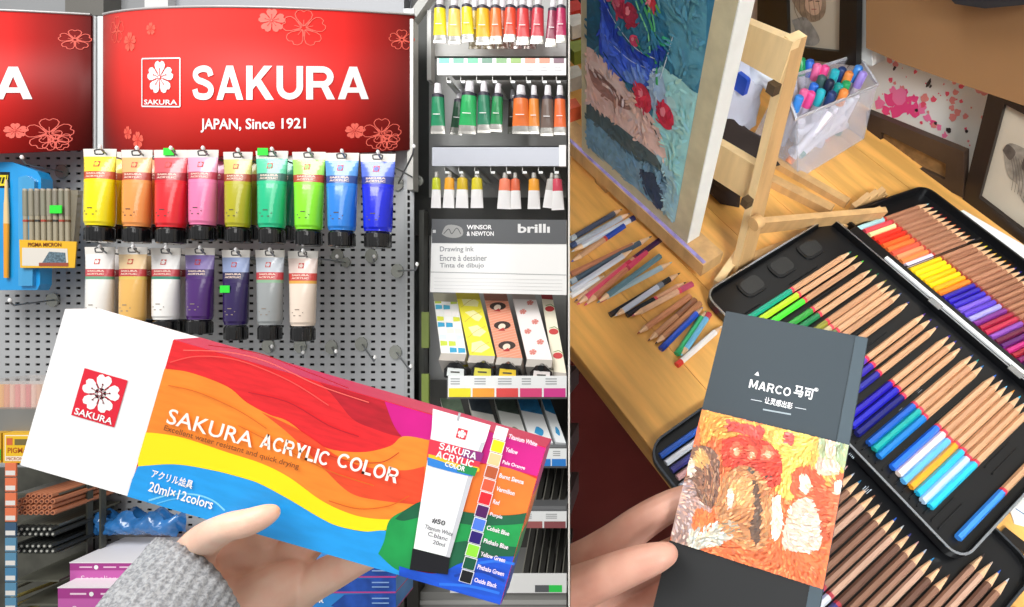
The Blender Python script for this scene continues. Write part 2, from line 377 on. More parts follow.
# ---- curved red signs
xs_ = rx(1.03, 258.5); SW = .534; ZT, ZB2 = at(0, 15.5, 1.03).z, at(0, 149.5, 1.03).z
def bend(x, z, e=0): s_ = 2*x/SW; g = .10*(1-s_*s_); return (x, -g-e, z-.36*g)   # curved and tipped a little downwards
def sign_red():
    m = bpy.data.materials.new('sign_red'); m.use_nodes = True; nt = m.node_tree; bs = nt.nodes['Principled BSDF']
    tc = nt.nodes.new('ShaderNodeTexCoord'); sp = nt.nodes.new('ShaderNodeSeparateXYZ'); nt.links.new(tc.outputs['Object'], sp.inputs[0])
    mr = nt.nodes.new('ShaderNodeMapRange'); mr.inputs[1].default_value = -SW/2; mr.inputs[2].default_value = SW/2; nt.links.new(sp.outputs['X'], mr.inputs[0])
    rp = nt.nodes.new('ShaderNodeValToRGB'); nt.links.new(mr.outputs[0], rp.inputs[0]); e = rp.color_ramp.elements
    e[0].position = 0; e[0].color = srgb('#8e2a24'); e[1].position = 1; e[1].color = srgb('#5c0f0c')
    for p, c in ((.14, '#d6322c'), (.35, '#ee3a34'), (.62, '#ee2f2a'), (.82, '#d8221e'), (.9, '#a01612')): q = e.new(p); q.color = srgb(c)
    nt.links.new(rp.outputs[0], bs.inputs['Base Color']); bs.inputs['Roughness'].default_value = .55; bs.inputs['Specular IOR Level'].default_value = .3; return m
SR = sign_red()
def make_sign(mx, label):
    t = thing('brand_sign', label, 'sign', mx, 'curved red brand signs above the pegboard')
    b = MB(); N = 36; zt, zb = ZT-1.45, ZB2-1.45; vs = []
    for i in range(N+1):
        x = -SW/2+SW*i/N
        vs += [bend(x, zb), bend(x, zt), bend(x, zb, -.003), bend(x, zt, -.003)]
    fs = []
    for i in range(N):
        a = 4*i; c = a+4; fs += [(a, c, c+1, a+1), (a+2, a+3, c+3, c+2), (a+1, c+1, c+3, a+3), (a, a+2, c+2, c)]
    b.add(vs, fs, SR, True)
    lt = M('#f07a66', .5); lt2 = M('#e8604f', .5)
    D = .965
    def q(px, py):   # picture of the print laid flat
        x = 0
        for _ in range(8):
            yy = 1.03-.10*(1-(2*x/SW)**2); x = (px-CX)/F*yy-xs_
        return (x, -(py-CY)/F*yy+.36*.10*(1-(2*x/SW)**2))
    # faint blossoms
    for px, py, r, kind in ((130, 42, 9.5, 0), (151, 29, 6, 0), (117, 30, 13, 1), (272, 17, 11, 0), (304, 22, 17, 1), (355, 131, 7.5, 0), (382, 134, 15, 1), (402, 40, 10, 1), (128, 133, 6.5, 0), (138, 140, 8, 0), (75-8+320, 150, 10, 1)):
        cx, cz = q(px, py); r = r/311*SW
        if cz-r < zb: cz = zb+r*1.02
        if cz+r > zt: cz = zt-r*1.02
        if kind == 0: flower(b, cx, cz, r, lt2, SR, bend, .0006)
        else:
            for k in range(5):
                pp = petal_pts(cx, cz, r, k*2*math.pi/5); line(b, pp+[pp[0]], .0011, lt2, bend, .0006)
            for k in range(10):
                a = k*.6283; line(b, [(cx+.12*r*math.sin(a), cz+.12*r*math.cos(a)), (cx+.45*r*math.sin(a), cz+.45*r*math.cos(a))], .0009, lt2, bend, .0006)
    # mark, name and line of text
    x0, z1 = q(142.5, 59); x1, z0 = q(180.5, 107)
    ng = 6
    for zz in (z0, z1): line(b, [(x0+(x1-x0)*i/ng, zz) for i in range(ng+1)], .0022, WHITE, bend, .0012)
    for xx in (x0, x1): line(b, [(xx, z0), (xx, z1)], .0022, WHITE, bend, .0012)
    cx, cz = (x0+x1)/2, (z0+z1)/2+.008
    flower(b, cx, cz, .0265, WHITE, SR, bend, .0011)
    b.text('SAKURA', x0+.005, x1-.005, z0+.003, z0+.011, WHITE, bend, .0011, bold=.02)
    xa, za = q(193, 80)[0], q(258, 100)[1]; caps(b, 'SAKURA', xa, q(369, 80)[0], za, q(258, 66)[1], WHITE, bend, .0012)
    b.text('JAPAN, Since 1921', q(201, 125)[0], q(306, 125)[0], q(258, 132.5)[1], q(258, 118.5)[1], WHITE, bend, .0009, bold=.02)
    b.build('sign_face', t)
    b = MB(); vs = []
    for i in range(N+1):
        x = -SW/2+SW*i/N; vs += [bend(x, zt+.0005, .002), bend(x, zt+.0005, -.012), bend(x, zt+.003, .002), bend(x, zt+.003, -.012)]
    fs = []
    for i in range(N): a = 4*i; c = a+4; fs += [(a, a+1, c+1, c), (a+2, c+2, c+3, a+3), (a, c, c+2, a+2), (a+1, a+3, c+3, c+1)]
    b.add(vs, fs, M('#c9c9c9', .4, .3), True); b.build('top_rail', t)
    return t
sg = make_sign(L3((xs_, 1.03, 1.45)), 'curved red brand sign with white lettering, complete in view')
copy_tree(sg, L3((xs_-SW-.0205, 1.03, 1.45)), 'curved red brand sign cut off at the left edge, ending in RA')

# ---- peg hooks
def hook(pa, pb, label, plate=.011, r=.0014, clear=True):
    """pa on the board, pb tip"""
    t = thing('peg_hook', label, 'hook', L3(pa), 'metal hooks on the pegboard')
    b = MB(); hexp = [(plate*math.cos(a), plate*1.15*math.sin(a)) for a in [k*math.pi/5 for k in range(10)]]
    b.prism(hexp, -.004, -.001, M('#aeb0a8', .25, .5)); b.build('back_plate', t)
    d = Vector(pb)-Vector(pa); b = MB(); b.tube([(0, 0, 0), d*.5, d*.92, d*.97+Vector((0, 0, .004)), d+Vector((0, 0, .008))], r, WIRE, 6); b.build('wire', t)
    b = MB(); e = d+Vector((0, 0, .009)); b.tube([e+Vector((0, 0, -.003)), e, e+Vector((0, 0, .003))], [.0015, .003, .0015], WHITE, 8); b.build('ball_end', t); return t
for (a, c, lab) in (((54, 300, YB), (10, 306, .93), 'bare wire hook under the blue blister pack'),
                    ((63, 172, YB), (22, 163, .93), 'wire hook above the pen pouch, holding the blue blister pack'),
                    ((332, 347, YB), (336, 357, .96), 'short bare hook just right of the cream tube'),
                    ((362, 344, YB), (375, 363, .93), 'bare hook second to the right of the cream tube'),
                    ((396, 352, YB), (411, 372, .93), 'bare hook nearest the lower end of the slotted upright'),
                    ((398, 184, YB), (414, 152, .95), 'bare hook beside the dark blue tube, its tip raised over the upright'),
                    ((398, 271, YB), (417, 270, .93), 'bare hook below the dark blue tube at the pegboard edge'),
                    ((269, 346, YB), (272, 352, .98), 'hook plate under the grey tube'),
                    ((301, 346, YB), (303, 358, .98), 'hook plate under the cream tube'),
                    ((338, 256, YB), (337, 262, .97), 'empty hook under the light blue tube'),
                    ((372, 256, YB), (374, 262, .97), 'empty hook under the dark blue tube')):
    hook(at(*a), at(*c), lab)
# ---- big paint tubes
def big_tube(px, ytop, ybot, wpx, Y, body, label, pale=None, band='#b5382a', top='#e9e4dd', cap='#101012', sticker=None, plain=False, group='upper row of hanging paint tubes', tilt=0, stripe='#d8b040'):
    k = Y/F; h = (ybot-ytop)*k; w_ = wpx*k/2
    org = at(px, ybot, Y)
    t = thing('paint_tube', label, 'paint tube', L3(org) @ RY(tilt), group)
    zc = h*.17
    secs = []
    for f_ in [0, .02, .05, .12, .2, .3, .38, .44, .5, .56, .6, .64, .7, .76, .82, .87, .90, .93, .97, 1.0]:
        z = zc+(h-zc)*f_
        ww = w_*(.76+.24*f_**1.4) if f_ > .03 else w_*(.70 if f_ == 0 else .74)
        tt = max(.0011, w_*.70*(1-min(1, f_/.93)**2.2)) if f_ > .02 else w_*.62
        secs.append((z, ww, tt))
    pale = pale or body
    mb_, mp_, mband, mtop = M(body, .22, coat=.6), M(pale, .25, coat=.6), M(band, .3, coat=.4), M(top, .3, coat=.4)
    ms = M(stripe, .3)
    def mf(z):
        f_ = (z-zc)/(h-zc)
        return mb_ if f_ < .56 else ms if f_ < .60 else mband if f_ < .70 else mp_ if f_ < .90 else mtop
    b = MB(); b.loft(secs, mf, 24)
    def surf(x, z, e=.0003):
        for i in range(len(secs)-1):
            if secs[i][0] <= z <= secs[i+1][0]:
                u = (z-secs[i][0])/(secs[i+1][0]-secs[i][0]+1e-9); ww = secs[i][1]*(1-u)+secs[i+1][1]*u; tt = secs[i][2]*(1-u)+secs[i+1][2]*u; break
        else: ww, tt = w_, .001
        return (x, -tt*math.sqrt(max(0, 1-(x/ww)**2))-e, z)
    Z = lambda f_: zc+(h-zc)*f_
    b.text('SAKURA', -w_*.55, w_*.55, Z(.66), Z(.685), M('#f3d9c8', .4), surf, bold=.03)
    b.text('ACRYLIC', -w_*.55, w_*.55, Z(.62), Z(.645), M('#f3d9c8', .4), surf, bold=.03)
    for z0_, hw_ in ((.21, .14), (.17, .36), (.13, .24)): b.poly([(-w_*hw_, Z(z0_)), (w_*hw_, Z(z0_)), (w_*hw_, Z(z0_+.012)), (-w_*hw_, Z(z0_+.012))], M('#4a4038' if not plain else '#8a7c70', .4), surf, .0005)
    # printed mark
    r = w_*.17; b.poly([(-r, Z(.80)-r), (r, Z(.80)-r), (r, Z(.80)+r), (-r, Z(.80)+r)], M('#c83c34', .4), surf, .0004)
    flower(b, 0, Z(.80), r*.85, M(pale, .4), None, surf, .0006)
    b.build('tube_body', t)
    b = MB(); rc = w_*.70
    cs = [(0, rc*.9), (.0015, rc), (zc*.6, rc*1.02), (zc*.85, rc*1.0), (zc*.97, rc*.86)]
    b.loft([(z, r_, r_) for z, r_ in cs], lambda z: M(cap, .18, coat=.5), 24)
    for k_ in range(24):
        a = 2*math.pi*k_/24; b.box((-.0004, -.0004, .002), (.0004, .0004, zc*.8), M(cap, .18, coat=.5), mx=L3((rc*math.cos(a), rc*math.sin(a), 0)))
    b.build('cap', t)
    b = MB()   # hanging slot rim with the hook's end through it
    zz = h*.985
    line(b, [(-w_*.28, zz), (-w_*.1, zz+.001), (w_*.1, zz+.001), (w_*.28, zz), (w_*.24, zz-.006), (-w_*.24, zz-.006), (-w_*.28, zz)], .0016, M('#44444a', .3, .5), None, .0016)
    b.build('hang_slot', t)
    if sticker:
        b = MB(); sx, sz, sw_, sh, sy = sticker; b.prism([(sx-sw_/2, sz-sh/2), (sx+sw_/2, sz-sh/2), (sx+sw_/2, sz+sh/2), (sx-sw_/2, sz+sh/2)], sy-.0004, sy, M('#2fe03a', .5)); b.build('price_sticker', t)['label'] = 'bright green price sticker'
    # wire through the slot
    hk = MB(); hk.tube([(0, .001, 0), (0, -.5*(YB-Y)*0, 0), (0, YB-Y, 0)], .0012, WIRE, 6)
    return t, h
def behind_hook(px, ytop, Y, lab):
    a = at(px, ytop+6, YB); p = at(px, ytop+6, Y-.012); p = Vector((p.x, p.y, at(px, ytop+6, Y).z)); a = Vector((p.x, YB, p.z))
    hook(a, p, lab, plate=.008)
G1, G2 = 'upper row of hanging paint tubes', 'lower row of hanging paint tubes'
row1 = [ # px, top, bot, width, body, pale, band, name, sticker
 (100, 149, 242, 34, '#f6e400', '#f3e23a', '#c8542a', 'bright yellow', None),
 (137, 150, 243, 32, '#ef9a50', '#f2b478', '#b54232', 'orange', None),
 (171, 150, 244, 35, '#e8252f', '#ee5a64', '#a82230', 'red', 1),
 (203, 150, 241, 32, '#f27fae', '#f4a6c4', '#c03a52', 'pink', None),
 (238, 152, 243, 30, '#b4ae1c', '#cfc870', '#a84a28', 'olive green', None),
 (272, 151, 244, 33, '#1fc088', '#5cd0a6', '#3a6a60', 'teal green', 1),
 (309, 152, 246, 34, '#8cec2c', '#a6ee66', '#b84a30', 'lime green', None),
 (342, 153, 247, 35, '#2a84e0', '#5a9ee8', '#284a90', 'light blue', None),
 (378, 154, 248, 36, '#0c22d8', '#5a74dc', '#24368e', 'deep blue', None)]
for i, (px, yt, yb, wp, bd, pl, bn, nm, st) in enumerate(row1):
    Y = .905
    big_tube(px, yt, yb, wp, Y, bd, '%s paint tube hanging in the upper row, in front' % nm, pl, bn, sticker=((-.001 if i == 2 else -.012, .1385, .016, .011, -.003) if st else None), group=G1, stripe=bd)
    behind_hook(px, yt, Y, 'hook carrying the %s tube of the upper row' % nm)
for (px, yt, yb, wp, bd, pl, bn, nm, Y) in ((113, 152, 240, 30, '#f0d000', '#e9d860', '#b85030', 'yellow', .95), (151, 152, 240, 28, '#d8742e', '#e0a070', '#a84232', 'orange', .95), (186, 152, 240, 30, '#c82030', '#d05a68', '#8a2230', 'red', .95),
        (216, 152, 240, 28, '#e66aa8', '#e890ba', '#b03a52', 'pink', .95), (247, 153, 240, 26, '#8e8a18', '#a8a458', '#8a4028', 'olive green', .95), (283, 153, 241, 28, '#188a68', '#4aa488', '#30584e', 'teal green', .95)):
    big_tube(px, yt, yb, wp, Y, bd, 'second %s paint tube, half hidden behind the front one in the upper row' % nm, pl, bn, group=G1, stripe=bd)
row2 = [
 (100, 247, 336, 31, '#f2efea', '#f1ece8', '#c8404a', 'white', '#6ca080'),
 (133, 247, 336, 30, '#e8b664', '#efcfa0', '#c23c3c', 'ochre yellow', '#d8c060'),
 (166, 248, 334, 31, '#f4f2ee', '#f0eeec', '#c23c44', 'white', '#3a8a70'),
 (200, 248, 334, 31, '#4c2470', '#8a78b4', '#432a66', 'plum purple', '#4c2470'),
 (236, 250, 340, 29, '#2c1a54', '#94a4cc', '#2c2a54', 'dark violet', '#2c1a54'),
 (270, 250, 340, 30, '#9b9fa0', '#c5cbd4', '#c84048', 'grey', '#8ab090'),
 (303, 251, 341, 31, '#efdccb', '#ecd6cc', '#d0443c', 'cream', '#e0a850')]
for i, (px, yt, yb, wp, bd, pl, bn, nm, stp) in enumerate(row2):
    Y = .935; where = ('leftmost of the lower row' if i == 0 else 'third from the left in the lower row' if i == 2 else 'hanging in the lower row')
    big_tube(px, yt, yb, wp, Y, bd, '%s paint tube, %s' % (nm, where), pl, bn, sticker=((-.008, .079, .015, .011, -.0135) if i == 4 else None), plain=True, group=G2, stripe=stp)
    behind_hook(px, yt, Y, 'hook carrying the %s tube, %s' % (nm, where))
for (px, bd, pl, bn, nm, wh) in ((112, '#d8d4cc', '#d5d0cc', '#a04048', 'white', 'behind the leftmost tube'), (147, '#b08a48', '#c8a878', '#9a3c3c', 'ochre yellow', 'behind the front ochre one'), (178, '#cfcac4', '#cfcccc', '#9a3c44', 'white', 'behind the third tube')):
    big_tube(px, 249, 333, 27, .975, bd, 'second %s tube of the lower row, %s' % (nm, wh), pl, bn, plain=True, group=G2, stripe=bd)

# ---- blue blister pack and pen pouch
org = at(0, 290, .99); k = .99/F
t = thing('blister_pack', 'bright blue blister pack with a yellow brush at the left edge', 'blister pack', L3(org))
b = MB(); b.prism([(-.05, 0), (37*k, 0), (40*k, 6*k), (41*k, 112*k), (37*k, 119*k), (12*k, 128*k), (-.05, 128*k)], 0, .02, M('#1f9ae0', .3, var=.08, scale=20, coat=.5))
b.poly([(0, 102*k), (10*k, 102*k), (10*k, 118*k), (0, 118*k)], M('#15181c', .4), None, .0004); b.text('ZZ/', 0, 8.5*k, 104*k, 115*k, M('#f4e02a', .4), None, .0007, bold=.03)
b.build('card_backing', t)
b = MB(); b.prism([(22*k, 4*k), (36*k, 4*k), (38*k, 108*k), (30*k, 114*k), (22*k, 112*k)], -.006, 0, M('#4fb2ec', .12, coat=1, alpha=.75)); b.build('plastic_dome', t)
b = MB(); b.loft([(6*k, .0035, .003), (60*k, .0045, .003), (80*k, .0035, .003), (84*k, .003, .0025), (100*k, .0022, .002), (104*k, .001, .001)], lambda z: M('#eaa02c', .3) if z < 66*k else M('#e8c890', .4), 10)
o = b.build('paint_brush', t); o.matrix_world = L3((org.x+9*k, org.y-.004, org.z+6*k))
org = at(23, 268, .985); k = .985/F
t = thing('pen_pouch', 'clear pouch of fine liner pens with a yellow label', 'pen set', L3(org) @ RY(.0))
b = MB(); b.prism([(1.5*k, 18*k), (50*k, 18*k), (55*k, 78*k), (-1*k, 78*k)], 0, .009, M('#9a9078', .3, alpha=.55, coat=.4)); b.build('pouch', t)
for i in range(8):
    x = (4+i*6)*k; b = MB(); pc = M(['#8c8a78', '#948e7c', '#8a8476'][i % 3], .3, coat=.5)
    b.tube([(x, -.001, 18*k), (x-.4*k, -.001, 52*k)], .0037, M('#a59c86', .35), 8); b.tube([(x-.4*k, -.001, 52*k), (x-.8*k, -.001, 77*k)], .0041, pc, 8)
    b.tube([(x-.8*k, -.001, 77*k), (x-.8*k, -.001, 79*k)], .0036, M('#b8b0a0', .3), 8)
    b.tube([(x-.2*k, -.001, 46*k), (x-.3*k, -.001, 48*k)], .0042, M(['#b04838', '#6a4a30', '#3a3a38'][i % 3], .3), 8)
    b.build('pen', t)
b = MB(); b.prism([(1*k, 0), (55*k, 0), (57*k, 26*k), (0, 28*k)], -.006, -.0045, M('#e9b52a', .4))
b.poly([(3*k, 2*k), (49*k, 1.5*k), (48*k, 19*k), (3*k, 20*k)], M('#dcd6cc', .4), None, .0063); b.poly([(22*k, 3*k), (47*k, 3*k), (46*k, 15*k), (30*k, 16*k)], M('#5e7480', .5, var=.5, scale=400), None, .0066)
b.poly([(20*k, 1.6*k), (49*k, 1.5*k), (49*k, 5*k), (20*k, 5*k)], M('#9a4a38', .5), None, .0068)
b.text('PIGMA MICRON', 9*k, 42*k, 21*k, 25*k, M('#7a3a18', .4), None, .0066, bold=.02); b.build('label_card', t)
b = MB(); b.box((31*k, -.0075, 54*k), (43*k, -.006, 62*k), M('#2fe03a', .5), bev=.001); b.build('price_sticker', t)['label'] = 'bright green price sticker'

# ---- shelf and stock at the lower left
def shelf_label(px0, px1, py0, py1, Y, sw, label, parent=None):
    b = MB(); a = at(px0, py1, Y); c = at(px1, py0, Y); n = len(sw)
    b.box((a.x, Y, a.z), (c.x, Y+.004, c.z), M('#eef0f0', .4))
    for i, col in enumerate(sw):
        x0 = a.x+(c.x-a.x)*(i+.04)/n; x1 = a.x+(c.x-a.x)*(i+.96)/n
        b.poly([(x0, a.z), (x1, a.z), (x1, a.z+(c.z-a.z)*.42), (x0, a.z+(c.z-a.z)*.42)], M(col, .4), lambda x, z, e: (x, Y-e, z), .0004)
        for r_ in (.60, .72, .84): b.poly([(x0+(x1-x0)*.08, a.z+(c.z-a.z)*r_), (x0+(x1-x0)*(.5+.1*(i % 3)), a.z+(c.z-a.z)*r_), (x0+(x1-x0)*(.5+.1*(i % 3)), a.z+(c.z-a.z)*(r_+.05)), (x0+(x1-x0)*.08, a.z+(c.z-a.z)*(r_+.05))], M('#a4a6a8', .5), lambda x, z, e: (x, Y-e, z), .0004)
    return b.build('price_strip', None, label=label, cat='price strip')
Y = .93
a = at(-20, 432, Y); c = at(60, 409, Y)
b = MB(); b.box((a.x-.03, Y, a.z), (c.x+.01, 1.05, c.z), M('#8b8a86', .4, .3, var=.08, scale=12), bev=.002); b.build('shelf', None, label='grey metal shelf under the tray of pastel markers', cat='shelf')
a = at(-10, 409, Y+.01); k = (Y+.01)/F
t = thing('marker_case', 'clear case of yellow and pink markers on the grey shelf at the left edge', 'marker case', L3(a))
b = MB(); b.prism([(-.02, 0), (54*k, 0), (56*k, 28*k), (-.02, 28*k)], 0, .08, M('#e6d8d0', .1, alpha=.35, coat=.6)); b.build('clear_case', t)
for i, cc in enumerate(('#f0a020', '#f2b030', '#e89060', '#f0c0a8', '#e88080', '#f2b8a8', '#e06a70', '#efc8b8', '#e8b090', '#d8d0b0')):
    b = MB(); b.tube([(i*5.4*k+2*k, .008, .002), (i*5.4*k+2*k, .008, 24*k)], .0042, M(cc, .4), 10); b.build('marker', t)
a = at(3, 463, .915); k = .915/F
b = MB(); b.box((0, 0, 0), (30*k, .03, 30*k), M('#edb92c', .4)); b.poly([(2*k, 2*k), (28*k, 2*k), (28*k, 28*k), (2*k, 28*k)], M('#f6ead0', .4), None, .0003); b.poly([(3*k, 7*k), (27*k, 7*k), (27*k, 27*k), (3*k, 27*k)], M('#eebf1e', .4), None, .0005)
b.poly([(4*k, 18*k), (10*k, 18*k), (10*k, 25*k), (4*k, 25*k)], M('#d86a3a', .4), None, .0007); b.poly([(12*k, 18*k), (26*k, 18*k), (26*k, 24*k), (12*k, 24*k)], M('#77683a', .4), None, .0007)
b.text('PIGMA', 5*k, 25*k, 10*k, 15.5*k, M('#b85a10', .4), None, .0007, bold=.02); b.text('MICRON', 4*k, 20*k, 3*k, 6*k, M('#b06040', .4), None, .0007)
b.build('pen_packet', None, L3(a), label='yellow pen packet under the grey shelf at the left', cat='packet')
b = MB(); a2 = at(-9, 463, .915); b.box((a2.x, .915, a2.z), (at(1, 0, .915).x, .94, a2.z+30*k), M('#d8a828', .4)); b.poly([(a2.x+2*k, a2.z+3*k), (a2.x+10*k, a2.z+3*k), (a2.x+10*k, a2.z+14*k), (a2.x+2*k, a2.z+14*k)], M('#30c040', .5), lambda x, z, e: (x, .915-e, z), .0005)
b.build('pen_packet', None, label='yellow packet with green sticker cut by the left edge', cat='packet')
# vertical strips of price tags
for j, (px, py0, cols) in enumerate(((9, 463, ['#e87a50']*4+['#3a5a78', '#5a90b0', '#5a90b0', '#4a88b0', '#5a90b0', '#5a90b0']),)):
    b = MB(); y = .91
    for i, cc in enumerate(cols):
        p0 = at(px-5+1, py0+i*15+13.5, y); p1 = at(px+7, py0+i*15, y); b.box((p0.x, y, p0.z), (p1.x, y+.002, p1.z), M(cc, .4)); b.poly([(p0.x+.001, p0.z+.002), (p1.x-.001, p0.z+.002), (p1.x-.001, p0.z+.009), (p0.x+.001, p0.z+.009)], M('#e6e2dc', .4), lambda x, z, e: (x, y-e, z), .0003)
    b.build('price_strip', None, label='vertical strip of orange and blue price tags beside the stacked pencils', cat='price strip')
# dark rack with pencils seen end on
b = MB(); y = .93
p0 = at(-12, 640, y); p1 = at(58, 466, y)
b.box((at(-30, 0, 1.045).x, 1.045, at(0, 640, 1.045).z), (at(92, 0, 1.045).x, 1.05, at(0, 468, 1.045).z), M('#4a4a42', .6, var=.3, scale=30))
for py in (493, 524, 552, 580, 604):
    q0 = at(12, py+2, y); q1 = at(56, py, y); b.box((q0.x, y+.005, q0.z-.002), (q1.x, 1.045, q1.z-.002), M('#6a6a5e', .3, .4))
for px in (56, 70):
    q0 = at(px, 640, y); b.box((q0.x, y+.05, q0.z), (q0.x+.003, y+.06, at(0, 466, y+.05).z), M('#55564e', .4, .4))
b.build('pencil_rack', None, label='dark metal rack of dividers holding the stacked pencils', cat='rack')
pr = None; cnt = 0
def pencil_end(px, py, col, lead, label, group):
    t = thing('pencil', label, 'pencil', L3(at(px, py, .925)), group)
    b = MB(); b.tube([(0, 0, 0), (.0, .11, -.0)], .0041, M(col, .5), 6, smooth=False); b.build('barrel', t)
    b = MB(); b.tube([(0, -.0006, 0), (0, .001, 0)], .0019, M(lead, .4), 8); b.build('lead', t); return t
for r_ in range(4):
    for i in range(7):
        if r_ == 0 and (i < 2): continue
        pencil_end(17+i*5.5+(r_ % 2)*2.7, 496+r_*5.2+(1 if r_ > 1 else 0)+0, '#c07a58', '#5a2a1a', 'wooden pencil end in the upper stack of the rack at left', 'stacked pencils with reddish ends')
for r_, py in ((0, 529), (1, 534), (2, 546), (3, 551)):
    for i in range(7):
        pencil_end(16+i*5.7+(r_ % 2)*2.8, py, '#2c2e2c', '#b8b8b0', 'black pencil end with pale core in the lower stack of the rack at left', 'stacked pencils with black ends')
for i, (x0, y0, x1, y1, cc) in enumerate(((12, 598, 60, 580, '#9a8e50'), (14, 606, 62, 588, '#8a7c48'), (10, 590, 52, 572, '#6a6a5c'), (18, 612, 64, 596, '#b0a060'))):
    b = MB(); b.tube([at(x0, y0, .93), at(x1, y1, 1.0)], .003, M(cc, .4), 8); b.build('drawing_pencil', None, label=['upper olive pencil lying on the lowest rack level', 'olive pencil in the middle of the lowest rack level', 'grey pencil lying highest on the lowest rack level', 'lowest yellowish pencil on the rack bottom'][i], cat='pencil')
# dark upright and slotted post below the box
b = MB(); b.box((rx(1.04, 95), 1.04, .9), (rx(1.04, 99), 1.055, at(0, 470, 1.04).z), M('#35363a', .5)); b.build('shelf_post', None, label='dark narrow shelf post on the lower pegboard', cat='post')
# pink boxes
def pink_box(px0, px1, py0, pym, py1, Y, lab):
    k = Y/F; o = at(px0, py1, Y); t = thing('product_box', lab, 'box', L3(o), 'stacked magenta boxes')
    w_ = (px1-px0)*k; h1 = (py1-pym)*k; dz = (pym-py0)*k
    dep = dz*Y/((pym+py0)/2-CY)/k if True else .06
    dep = min(dep, .10)
    b = MB(); b.box((0, 0, 0), (w_, dep, h1), M('#c95fae', .4)); b.poly([(0, h1*.72), (w_, h1*.72), (w_, h1*.98), (0, h1*.98)], M('#a9388c', .4), None, .0002)
    for q0_, q1_ in ((.12, .28), (.42, .58), (.62, .82)): b.poly([(w_*q0_, h1*.82), (w_*q1_, h1*.82), (w_*q1_, h1*.87), (w_*q0_, h1*.87)], M('#f2d2e6', .4), None, .0004)
    b.text('Sennelier', w_*.14, w_*.58, h1*.30, h1*.52, M('#f2d8ea', .4), None, .0004)
    b.poly([(w_*.33+.0035*math.cos(a*.5), h1*.84+.0035*math.sin(a*.5)) for a in range(13)], WHITE, None, .0005)
    b.build('carton', t)
    b = MB(); b.box((-.0006, -.0006, h1), (w_+.0006, dep, h1+.0012), M('#f1eef0', .4)); b.build('lid', t)['label'] = 'white top of the box'
    return t
pink_box(58, 160, 578, 588, 625, .90, 'lower magenta box of the stack beside the sleeve')
pink_box(70, 150, 533, 563, 589, .93, 'upper magenta box with white lid on the stack beside the sleeve')
# blue plastic bag
b = MB(); vs = []; fs = []; N = 22; Mm = 9
k = 1.0/F; base = at(92, 534, 1.0)
for j in range(Mm+1):
    for i in range(N+1):
        x = i/N*85*k; zz = j/Mm*(20+4*math.sin(i*.9))*k; bl = .02*math.sin(math.pi*j/Mm)**.6*math.sin(math.pi*i/N)**.5
        vs.append((x, -bl+.0035*math.sin(i*1.7+j*1.1), zz-(1-math.sin(math.pi*i/N))*.004))
for j in range(Mm):
    for i in range(N): a_ = j*(N+1)+i; fs.append((a_, a_+1, a_+N+2, a_+N+1))
nv = len(vs); vs += [(v[0], .02-v[1]*.3, v[2]) for v in vs]; fs += [tuple(nv+q for q in f[::-1]) for f in fs]
b.add(vs, fs, M('#2c6fb0', .2, var=.4, scale=25, bump=.8, coat=.8), True); b.build('plastic_bag', None, L3(base), label='crumpled blue plastic packet behind the magenta boxes', cat='plastic packet')
# bottom shelf with two more blue paint boxes
a = at(228, 640, .86)
def blue_box(i, py0, py1, lab, top=False):
    Y = .80; k = Y/F; o = at(225, py1, Y); w_ = (396-225)*k; h_ = (py1-py0)*k
    t = thing('paint_box', lab, 'paint box', L3(o), 'boxes of acrylic colours on the lower shelf')
    b = MB(); b.box((0, 0, 0), (w_, .06, h_), M('#2b86d4', .35, var=.1, scale=30)); cv = [(0, 0), (w_, 0), (w_, h_), (0, h_)]
    b.poly([(w_*.62, h_*.15), (w_*.70, h_*.9), (w_, h_), (w_, 0), (w_*.66, 0)], M('#1c4ca8', .4, var=.3, scale=50), None, .0003, cv)
    b.text('ACRYLIC COLOR', w_*.2, w_*.58, h_*.35, h_*.62, WHITE, None, .0005, bold=.03)
    for zz in (.3, .62): b.poly([(w_*.86, h_*zz), (w_*.96, h_*zz), (w_*.96, h_*(zz+.08)), (w_*.86, h_*(zz+.08))], M('#8fb0e0', .4), None, .0006)
    if top:
        for q, cc in enumerate(('#1f8a50', '#e8b020', '#e0442c')):
            b.poly([(w_*.5, h_*(.55+.22*q*.7)), (w_*.8, h_*(.45+.2*q)), (w_, h_*(.62+.15*q)), (w_, h_), (w_*.5, h_)], M(cc, .4), None, .0004+q*.0001, cv)
        b.poly([(w_*.74, h_*.55), (w_*.80, h_*.5), (w_*.79, h_*1.0), (w_*.73, h_*1.0)], M('#e8e4de', .4), None, .0009)
    b.build('carton', t); b = MB(); b.box((0, -.0005, -.002), (w_, .06, 0), M('#b8408a', .4)); b.build('carton_edge', t)
blue_box(0, 560, 576, 'topmost small blue paint box stacked behind the fingers', True)
blue_box(1, 577.5, 591.5, 'middle blue paint box stacked behind the fingers')
blue_box(2, 593, 608, 'lowest blue paint box at the bottom edge behind the palm')
# dark posts right of the blue boxes
for i, (p0, p1, cc, lb) in enumerate(((398, 404, '#55534e', 'grey'), (407, 418, '#35332f', 'dark'))):
    b = MB(); y = .92; b.box((rx(y, p0), y, .8), (rx(y, p1), y+.03, at(0, 420, y).z), M(cc, .5, .2)); b.build('shelf_post', None, label='%s upright post beside the stacked blue boxes' % lb, cat='post')
